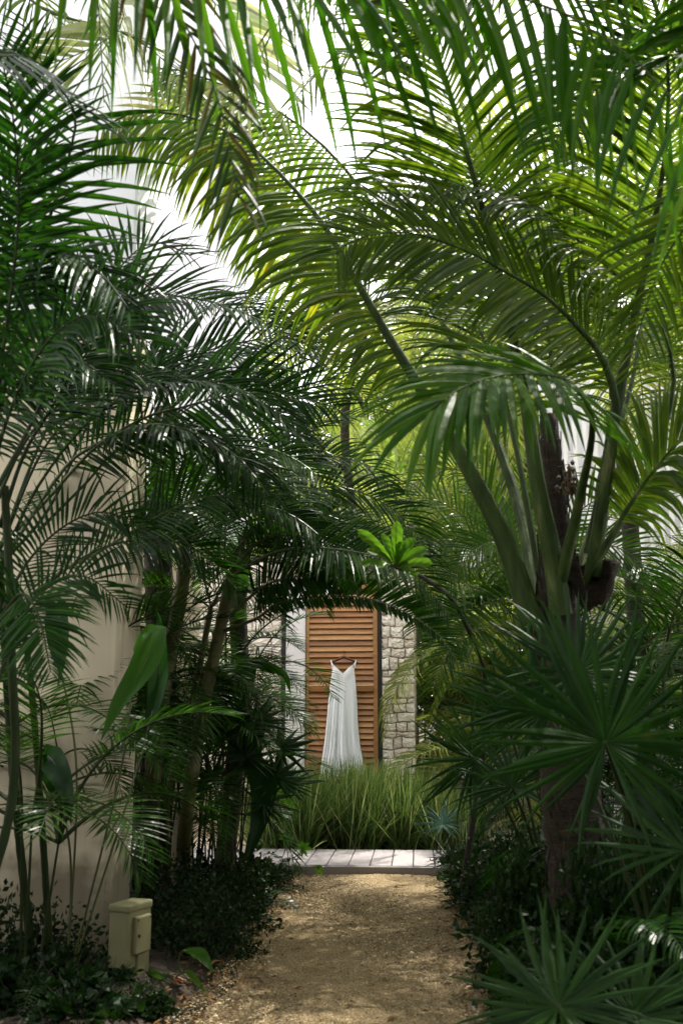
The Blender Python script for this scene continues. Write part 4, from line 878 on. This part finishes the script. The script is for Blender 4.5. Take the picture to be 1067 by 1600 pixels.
for (x, y, n, s, cn, hh, lab) in rows:
    g_ = gr(x, y); smallpalm('palmlet', (g_.x, g_.y, .03), n+cn*2, 'small', s, lab, group='slim palmlets in the left bed', canes=cn, hgt=hh)

# shrubs
def shrubmesh(n, r, h, ls, mat, seed, asp=.5):
    rg = np.random.default_rng(seed); V = []; Fc = []
    ncl = max(6, n//28); cl = rg.normal(size=(ncl,3)); cl = nrm(cl)*(rg.random((ncl,1))**.4); cl[:,2] = np.abs(cl[:,2]); cl *= np.array([r,r,h])
    a = cl[rg.integers(0, ncl, n)] + rg.normal(size=(n,3))*np.array([r,r,h])*.16; a[:,2] = np.abs(a[:,2])+.01
    d = nrm(rg.normal(size=(n,3))*np.array([1,1,.7])+a/np.array([r,r,h])*.7+np.array([0,0,.25])); w_ = nrm(np.cross(d, rg.normal(size=(n,3)))); l = ls*(.6+.8*rg.random((n,1)))
    nn = np.cross(d, w_); G = np.stack([a, a+d*l*.45-w_*l*asp*.5, a+d*l*.5+nn*l*.06, a+d*l*.45+w_*l*asp*.5, a+d*l-nn*l*.12], 1)
    f = np.array([(0,1,2),(0,2,3),(1,4,2),(2,4,3)]); f = (f[None]+5*np.arange(n)[:,None,None]).reshape(-1,3)
    return mesh('foliage', G.reshape(-1,3), f, mat)
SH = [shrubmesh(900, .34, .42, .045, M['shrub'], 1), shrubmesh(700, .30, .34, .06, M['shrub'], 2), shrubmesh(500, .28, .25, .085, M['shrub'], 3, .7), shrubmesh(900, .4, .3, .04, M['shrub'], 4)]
twb = MB()
for i in range(9):
    a = i*2.4; twb.tube([(0,0,-.02),(math.cos(a)*.08,math.sin(a)*.08,.15),(math.cos(a)*.22,math.sin(a)*.22,.30)], [.006,.004,.002], 4)
TW = twb.mesh('stems', M['bark'])
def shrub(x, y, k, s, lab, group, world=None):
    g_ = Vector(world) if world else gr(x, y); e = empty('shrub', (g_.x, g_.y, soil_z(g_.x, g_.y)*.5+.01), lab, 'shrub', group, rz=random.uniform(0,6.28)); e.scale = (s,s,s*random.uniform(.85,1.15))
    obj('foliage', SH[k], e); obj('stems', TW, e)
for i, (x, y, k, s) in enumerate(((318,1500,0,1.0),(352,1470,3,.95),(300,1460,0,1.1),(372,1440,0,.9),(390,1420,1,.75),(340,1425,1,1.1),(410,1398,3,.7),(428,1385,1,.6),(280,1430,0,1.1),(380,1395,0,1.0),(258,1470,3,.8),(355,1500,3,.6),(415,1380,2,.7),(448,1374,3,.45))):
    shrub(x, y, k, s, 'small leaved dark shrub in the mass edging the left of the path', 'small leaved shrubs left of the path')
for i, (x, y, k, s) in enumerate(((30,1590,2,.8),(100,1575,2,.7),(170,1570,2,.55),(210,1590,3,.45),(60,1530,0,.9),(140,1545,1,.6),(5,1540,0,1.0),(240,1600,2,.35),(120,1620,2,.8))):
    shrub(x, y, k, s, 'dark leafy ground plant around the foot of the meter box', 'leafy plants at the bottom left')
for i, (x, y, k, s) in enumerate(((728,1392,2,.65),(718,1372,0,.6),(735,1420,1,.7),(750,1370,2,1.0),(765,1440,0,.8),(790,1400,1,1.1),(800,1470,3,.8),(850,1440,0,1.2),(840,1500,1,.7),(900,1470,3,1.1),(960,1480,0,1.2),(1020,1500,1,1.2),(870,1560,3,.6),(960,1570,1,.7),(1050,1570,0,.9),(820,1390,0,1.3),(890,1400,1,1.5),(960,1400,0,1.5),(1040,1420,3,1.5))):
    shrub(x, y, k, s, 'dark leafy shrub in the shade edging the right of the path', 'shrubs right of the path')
for i in range(16):
    x, y = ((330,1450),(360,1430),(395,1400),(420,1378),(445,1362),(300,1480),(740,1400),(760,1425),(790,1450),(830,1480),(720,1362),(60,1580),(20,1560),(150,1590),(410,1420),(385,1445))[i]
    g_ = gr(x, y); e = empty('fern', (g_.x, g_.y, .03), 'small dark fern tucked into the bed edge beside the gravel', 'fern', 'ferns along the bed edges'); crown(e, 'fern', (0,0,0), 9, (.0,.8), random.uniform(.5,.85))

# right bed: dark palms that close the view, and others along the back
def palmat(loc, n, kind, s, lab, tilt=(-.1,1.0), hgt=0, canes=0, name='palm', group=None):
    return smallpalm(name, loc, n, kind, s, lab, 'palm', group, canes, hgt, tilt)
palmat((1.95,7.2,.0), 13, 'dark', .85, 'dark palm filling the right bed beyond the coconut trunk', hgt=1.2, canes=3, name='bushy_palm')
palmat((2.05,8.3,.0), 15, 'dark', .75, 'bushy dark palm beside the sunlit end of the boardwalk', hgt=.9, canes=3, name='bushy_palm')
palmat((2.6,6.6,.0), 15, 'dark', 1.2, 'dark palm behind the big fan palm at the right', hgt=.9, canes=3, name='bushy_palm')
palmat((1.9,5.6,.0), 12, 'dark', .9, 'low dark palm at the foot of the coconut trunk', hgt=.3, canes=3, name='bushy_palm')
palmat((2.5,8.2,.0), 15, 'areca', 1.2, 'leafy palm showing between the coconut leaf stalks', hgt=2.2, canes=4, name='bushy_palm')
palmat((3.4,8.6,.0), 15, 'areca', 1.3, 'leafy palm at the right edge before the batten clad building', hgt=1.9, canes=4, name='bushy_palm')
palmat((2.2,4.7,.0), 12, 'dark', .9, 'dark palm filling the right edge behind the fan leaves', hgt=.3, canes=3, name='bushy_palm')
palmat((2.9,9.9,.0), 14, 'areca', .8, 'green palm at the right end of the boardwalk', hgt=1.6, canes=4, name='bushy_palm')
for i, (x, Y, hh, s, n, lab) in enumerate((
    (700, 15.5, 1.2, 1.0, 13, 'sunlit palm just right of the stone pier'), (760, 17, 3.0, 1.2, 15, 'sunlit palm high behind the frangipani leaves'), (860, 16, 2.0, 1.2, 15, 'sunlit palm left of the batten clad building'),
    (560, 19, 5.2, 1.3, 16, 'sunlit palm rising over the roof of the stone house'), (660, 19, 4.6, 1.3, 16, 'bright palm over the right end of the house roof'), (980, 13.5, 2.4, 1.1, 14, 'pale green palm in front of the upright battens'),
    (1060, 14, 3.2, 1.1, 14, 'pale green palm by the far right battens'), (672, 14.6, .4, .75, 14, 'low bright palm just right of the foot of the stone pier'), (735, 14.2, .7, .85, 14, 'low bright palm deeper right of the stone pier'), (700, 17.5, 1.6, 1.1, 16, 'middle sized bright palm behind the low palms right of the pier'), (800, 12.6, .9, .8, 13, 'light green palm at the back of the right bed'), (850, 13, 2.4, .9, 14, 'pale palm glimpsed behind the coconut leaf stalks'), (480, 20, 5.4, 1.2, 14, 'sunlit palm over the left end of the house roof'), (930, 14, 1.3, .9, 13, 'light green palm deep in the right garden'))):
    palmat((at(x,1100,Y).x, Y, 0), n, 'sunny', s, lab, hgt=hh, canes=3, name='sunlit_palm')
# taller palms beyond that carry the bright canopy at the upper right
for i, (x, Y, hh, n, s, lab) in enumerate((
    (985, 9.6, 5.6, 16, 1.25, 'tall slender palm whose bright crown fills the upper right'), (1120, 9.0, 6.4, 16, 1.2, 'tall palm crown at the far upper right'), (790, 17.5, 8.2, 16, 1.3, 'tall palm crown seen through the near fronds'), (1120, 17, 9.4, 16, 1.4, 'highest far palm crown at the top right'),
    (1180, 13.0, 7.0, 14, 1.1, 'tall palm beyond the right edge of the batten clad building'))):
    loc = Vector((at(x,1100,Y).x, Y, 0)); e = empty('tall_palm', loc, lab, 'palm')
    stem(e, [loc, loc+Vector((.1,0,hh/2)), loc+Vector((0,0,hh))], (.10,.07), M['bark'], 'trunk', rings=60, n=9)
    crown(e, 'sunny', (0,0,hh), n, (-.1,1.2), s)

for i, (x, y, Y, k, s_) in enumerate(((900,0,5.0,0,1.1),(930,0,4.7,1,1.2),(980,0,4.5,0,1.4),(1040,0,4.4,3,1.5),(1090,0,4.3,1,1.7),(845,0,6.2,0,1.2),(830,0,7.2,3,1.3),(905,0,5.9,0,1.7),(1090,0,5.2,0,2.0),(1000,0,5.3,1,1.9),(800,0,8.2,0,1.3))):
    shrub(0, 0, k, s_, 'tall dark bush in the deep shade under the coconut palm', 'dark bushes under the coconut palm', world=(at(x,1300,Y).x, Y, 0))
palmat((1.25,4.75,.0), 12, 'dark', .55, 'low dark palm hiding the foot of the coconut trunk', hgt=.3, canes=3, name='bushy_palm')
loc = Vector((.25, 18.4, 0)); e = empty('tall_palm', loc, 'tall palm added behind the house, its crown shading the left boardwalk', 'palm'); tp_ = Vector((.35, 13.4, 7.0))
stem(e, [loc, loc+Vector((.1,-.6,3.6)), tp_+Vector((-.3,1.3,-1.2)), tp_], (.09,.06), M['bark'], 'trunk', rings=60, n=9)
crown(e, 'sunny', tp_-loc, 28, (-.1,1.2), 1.2)  # crown put here to shade the left part of the boardwalk
ab_ = Vector((1.75, 8.9, 0)); ap = empty('arching_palm', ab_, 'mid green palm whose fronds arch left from behind the coconut trunk towards the house', 'palm')
stem(ap, [ab_, at(850,1100,8.9), at(835,1000,8.8)], (.04,.03), M['cane'], rings=30)
for c, kw in (
 (pts((835,1000,8.8),(790,900,8.6),(730,850,8.4),(665,850,8.2),(610,900,8.0)), dict()),
 (pts((835,1000,8.8),(780,940,8.4),(730,915,8.1),(680,930,7.9),(650,985,7.8)), dict()),
 (pts((835,1000,8.8),(770,860,9.0),(700,790,9.0),(630,780,9.0),(560,820,9.0)), dict()),
 (pts((835,1000,8.8),(790,980,8.2),(740,985,7.8),(700,1020,7.6),(675,1080,7.5)), dict()),
 (pts((835,1000,8.8),(800,860,8.4),(760,770,8.2),(700,730,8.1),(640,760,8.0)), dict()),
 (pts((835,1000,8.8),(830,900,8.3),(790,850,8.0),(740,860,7.8),(700,910,7.7)), dict()),
 (pts((835,1000,8.8),(860,900,8.6),(920,850,8.4),(990,870,8.3),(1040,940,8.2)), dict()),
 (pts((835,1000,8.8),(880,830,8.8),(960,770,8.8),(1050,780,8.7)), dict())):
    k2 = dict(L=.50, n=50, wd=.024, up=(0,-.8,.6), droop=.6, bare=.15, r0=.012); k2.update(kw); frond(ap, c, M['arch'], M['rachis'], **k2)
# broadleaf trees beyond
def tree(loc, h, r, lab, seed, mat='bright'):
    e = empty('leafy_tree', loc, lab, 'tree'); b = MB(); rg = random.Random(seed)
    b.tube([(0,0,-.1),(.1,0,h*.3),(-.05,.05,h*.6),(0,0,h*.85)], [.16,.13,.09,.04], 8)
    for i in range(7):
        a = i*2.4; z0 = h*(.35+.07*i); b.tube([(0,0,z0),(math.cos(a)*r*.4,math.sin(a)*r*.4,z0+h*.12),(math.cos(a)*r*.8,math.sin(a)*r*.8,z0+h*.2)], [.05,.035,.012], 5)
    obj('trunk', b.mesh('trunk', M['bark'], smooth=True), e)
    me = crown_meshes[seed % 3]; o = obj('crown', me, e, (0,0,h*.42), (0,0,rg.uniform(0,6)), (r, r, h*.55)); return e
crown_meshes = [shrubmesh(9000, 1, 1, .075, M['bright'], 20+i, .55) for i in range(3)]
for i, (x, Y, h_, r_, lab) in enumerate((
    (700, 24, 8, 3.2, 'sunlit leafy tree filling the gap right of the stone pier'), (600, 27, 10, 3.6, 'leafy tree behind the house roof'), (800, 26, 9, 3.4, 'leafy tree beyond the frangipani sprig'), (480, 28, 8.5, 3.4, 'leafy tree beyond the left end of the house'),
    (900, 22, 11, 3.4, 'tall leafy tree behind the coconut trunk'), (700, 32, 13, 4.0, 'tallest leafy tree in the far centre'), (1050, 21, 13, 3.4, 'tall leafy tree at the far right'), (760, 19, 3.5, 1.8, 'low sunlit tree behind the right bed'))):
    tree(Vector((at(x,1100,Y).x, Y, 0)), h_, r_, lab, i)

# ------------------------------------------------------------------ ornamental grass
def grass(n, name):
    V = []; K = 6; G = np.zeros((n, K+1, 2, 3))
    ncl = 46; cx = rng.uniform(-1.05, 1.45, ncl); cyy = 11.35 + rng.random(ncl)*1.0
    hh = np.interp(cx, [-1.1,-.7,.6,1.0,1.5], [.62,.86,.88,.76,.5])
    ci = rng.integers(0, ncl, n); p = np.stack([cx[ci]+rng.normal(size=n)*.05, cyy[ci]+rng.normal(size=n)*.07, np.zeros(n)], 1)
    az = rng.random(n)*6.283; lean = np.abs(rng.normal(size=n))*.38+.05; L = hh[ci]*rng.uniform(.65,1.18,n)*1.08
    d = nrm(np.stack([np.cos(az)*np.sin(lean), np.sin(az)*np.sin(lean), np.cos(lean)], 1)); wv = nrm(np.cross(d, rng.normal(size=(n,3)))); dr = rng.random(n)**2.2*1.6+.1
    w0 = rng.uniform(.004,.0085,n)[:,None]
    q = p.copy()
    for k in range(K+1):
        t_ = k/K; w_ = w0*(1-t_**2.2*.92)
        wk = nrm(wv-(wv*d).sum(1,keepdims=True)*d); G[:,k,0] = q-wk*w_; G[:,k,1] = q+wk*w_
        d = nrm(d+np.array([0,0,-1.])*(dr*t_**1.5/K*1.7)[:,None]); q = q+d*(L/K)[:,None]
    return mesh(name, G.reshape(-1,3), gridfaces(n, K, 2), M['grass'])
tag(obj('ornamental_grass', grass(8500, 'ornamental_grass')), 'tall arching ornamental grass between the boardwalk and the house', 'grass', kind='stuff')

# leaf litter on the bed edges and path
n = 2200; V = []; Fc = []
for i in range(n):
    y = random.uniform(3.9, 9.8); l, r_ = path_edges(y); side = random.random() < .5
    x = (l + random.gauss(-.12,.16)) if side else (r_ + random.gauss(.12,.18))
    if random.random() < .06: x = random.uniform(l, r_)
    s = random.uniform(.008,.032); a = random.uniform(0,6.28); z = .048+random.uniform(0,.012); c, s2 = math.cos(a), math.sin(a); k = len(V); t_ = random.uniform(-.01,.01)
    V += [(x-c*s, y-s2*s, z), (x-s2*s*.35, y+c*s*.35, z+.006+t_), (x+c*s, y+s2*s, z+t_), (x+s2*s*.35, y-c*s*.35, z+.004)]; Fc.append((k,k+1,k+2,k+3))
for i in range(150):
    y = random.uniform(4.0, 9.7); l, r_ = path_edges(y); x = random.choice([l, r_])+random.gauss(0,.16) if random.random() < .82 else random.uniform(l, r_)
    L_ = random.uniform(.04,.13); a = random.uniform(0,6.28); c, s2 = math.cos(a), math.sin(a); w_ = L_*.08+.002; z = .05; k = len(V)
    for t_ in (0,.33,.66,1):
        hw = w_*math.sin(.25+t_*2.7); q = (x+c*L_*t_-s2*.2*L_*t_*t_, y+s2*L_*t_+c*.2*L_*t_*t_, z+.012*math.sin(t_*3.1)); V += [(q[0]-s2*hw, q[1]+c*hw, q[2]), (q[0]+s2*hw, q[1]-c*hw, q[2]+.003)]
    Fc += [(k+2*j, k+2*j+1, k+2*j+3, k+2*j+2) for j in range(3)]
tag(obj('leaf_litter', mesh('leaf_litter', V, Fc, M['litter'])), 'dry brown leaf litter along the edges of the path', 'leaf litter', kind='stuff')

# palms and hedge added out of view to darken the foreground
big = [proto(3.0, 50, .055, .75, M['coco_dk'], M['petiole'], (60,-40-8*i), droop=1.0, lift=.3, K=4, flat=True) for i in range(2)]
PR['big'] = big
for (x, y, hh, n, lab) in ((-3.4,.6,4.9,15,'unseen palm added to shade the path from behind on the left'),(3.5,.2,5.0,15,'unseen palm added to shade the path from behind on the right'),(-1.6,-3.2,4.6,16,'unseen palm added for shade behind on the left side'),(1.9,-3.4,4.8,16,'unseen palm added for shade behind on the right side'),(4.8,3.2,6.0,16,'palm added for shade in the right bed beside the viewpoint'),(5.2,6.2,5.6,16,'palm added for shade in the right bed beyond the fan palms')):
    loc = Vector((x, y, 0)); e = empty('unseen_shade_palm', loc, lab, 'palm')
    stem(e, [loc, loc+Vector((.1,0,hh/2)), loc+Vector((0,0,hh))], (.14,.10), M['bark'], 'trunk', rings=60, n=9)
    crown(e, 'big', (0,0,hh), n, (-.15,.75), 1.0)
for (x, y, cx_, cy_, hh, lab) in ((4.2,3.2,2.6,2.6,6.6,'leaning tall palm added to shade the path from the right'),(3.2,1.6,.6,2.2,6.2,'leaning palm added for shade over the viewpoint')):  # palms added overhead to shade path and foreground
    loc = Vector((x, y, 0)); e = empty('leaning_shade_palm', loc, lab, 'palm'); tp_ = Vector((cx_, cy_, hh))
    stem(e, [loc, loc.lerp(tp_, .4)+Vector((0,0,-.2)), tp_], (.13,.09), M['bark'], 'trunk', rings=70, n=9)
    crown(e, 'big', tp_-loc, 16, (-.2,.8), 1.0)

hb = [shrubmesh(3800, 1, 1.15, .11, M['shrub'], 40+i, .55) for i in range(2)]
for i, (x, y, sx, lab) in enumerate(((-2.6,1.6,1.1,'unseen hedge bush added for shade left of the viewpoint'),(2.7,1.4,1.1,'unseen hedge bush added for shade right of the viewpoint'),(-2.0,-1.2,1.3,'unseen hedge bush added for shade behind on the left'),(2.0,-1.3,1.3,'unseen hedge bush added for shade behind on the right'),(-.9,-3.4,1.5,'unseen hedge bush added for shade across the path behind, left half'),(1.1,-3.4,1.5,'unseen hedge bush added for shade across the path behind, right half'),(-3.4,3.4,1.4,'unseen bush added for shade between the feather palm and the viewpoint'),(3.6,3.6,1.5,'unseen bush added for shade right of the fan palms'),(-4.4,0,1.8,'large unseen bush added for shade far left of the viewpoint'),(4.6,.4,1.8,'large unseen bush added for shade far right of the viewpoint'),(0,-5.5,2.2,'large unseen bush added for shade on the path behind'))):  # unseen bushes added to block sky light from the sides and behind
    e = empty('unseen_shade_hedge', (x, y, 0), lab, 'bush', rz=i*1.3); e.scale = (sx, sx, sx*1.5); obj('foliage', hb[i % 2], e); obj('stems', TW, e, scale=(2,2,2.6))

for i in range(46):
    y = random.uniform(4.2, 9.4); l, r_ = path_edges(y); x = random.choice([l-.05, r_+.05])+random.gauss(0,.14); a = random.uniform(0,3.14); L_ = random.uniform(.05,.2)
    b = MB(); b.tube([(0,0,0),(L_*.5*math.cos(a),L_*.5*math.sin(a),.012),(L_*math.cos(a+.3),L_*math.sin(a+.3),.003)], [.003,.0025,.0012], 5)
    tag(obj('twig', b.mesh('twig', M['bark']), None, (x, y, .05)), 'thin dry twig lying on the edge of the gravel path', 'twig', 'twigs along the path edges')

for i, (x, y, sx, sz, lab) in enumerate(((1.22,4.95,.34,.72,'dark bush standing against the foot of the coconut trunk'),(1.62,4.7,.4,.8,'dark bush right of the coconut trunk'),(1.02,5.9,.24,.6,'dark bush at the path edge beyond the coconut palm'),(1.9,4.3,.45,.8,'dark bush under the right hand fan leaf'))):
    e = empty('shade_bush', (x, y, 0), lab, 'bush', rz=i*1.7); e.scale = (sx, sx, sz); obj('foliage', hb[i % 2], e); obj('stems', TW, e)
# each plant of a row is told from its neighbours by its place in the row
ORD = ['first','second','third','fourth','fifth','sixth','seventh','eighth','ninth','tenth','eleventh','twelfth','thirteenth','fourteenth','fifteenth','sixteenth','seventeenth','eighteenth','nineteenth','twentieth']
def rank(group, key, fmt, flt=lambda o: True):
    L_ = sorted([o for o in sc.objects if o.get('group') == group and o.parent is None and flt(o)], key=key)
    for i, o in enumerate(L_): o['label'] = fmt % ORD[i]
rank('small leaved shrubs left of the path', lambda o: -o.location.y, 'small leaved dark shrub left of the path, %s counting from the boardwalk')
rank('shrubs right of the path', lambda o: -o.location.y, 'dark leafy shrub right of the path, %s counting from the boardwalk')
rank('leafy plants at the bottom left', lambda o: o.location.x, 'leafy ground plant below the cream wall, %s counting from the left edge')
rank('dark bushes under the coconut palm', lambda o: -o.location.y, 'tall dark bush shaded by the coconut palm, %s counting from the boardwalk')
rank('ferns along the bed edges', lambda o: -o.location.y, 'small fern on the left path edge, %s counting from the boardwalk', lambda o: o.location.x < 0)
rank('ferns along the bed edges', lambda o: -o.location.y, 'small fern on the right path edge, %s counting from the boardwalk', lambda o: o.location.x >= 0)
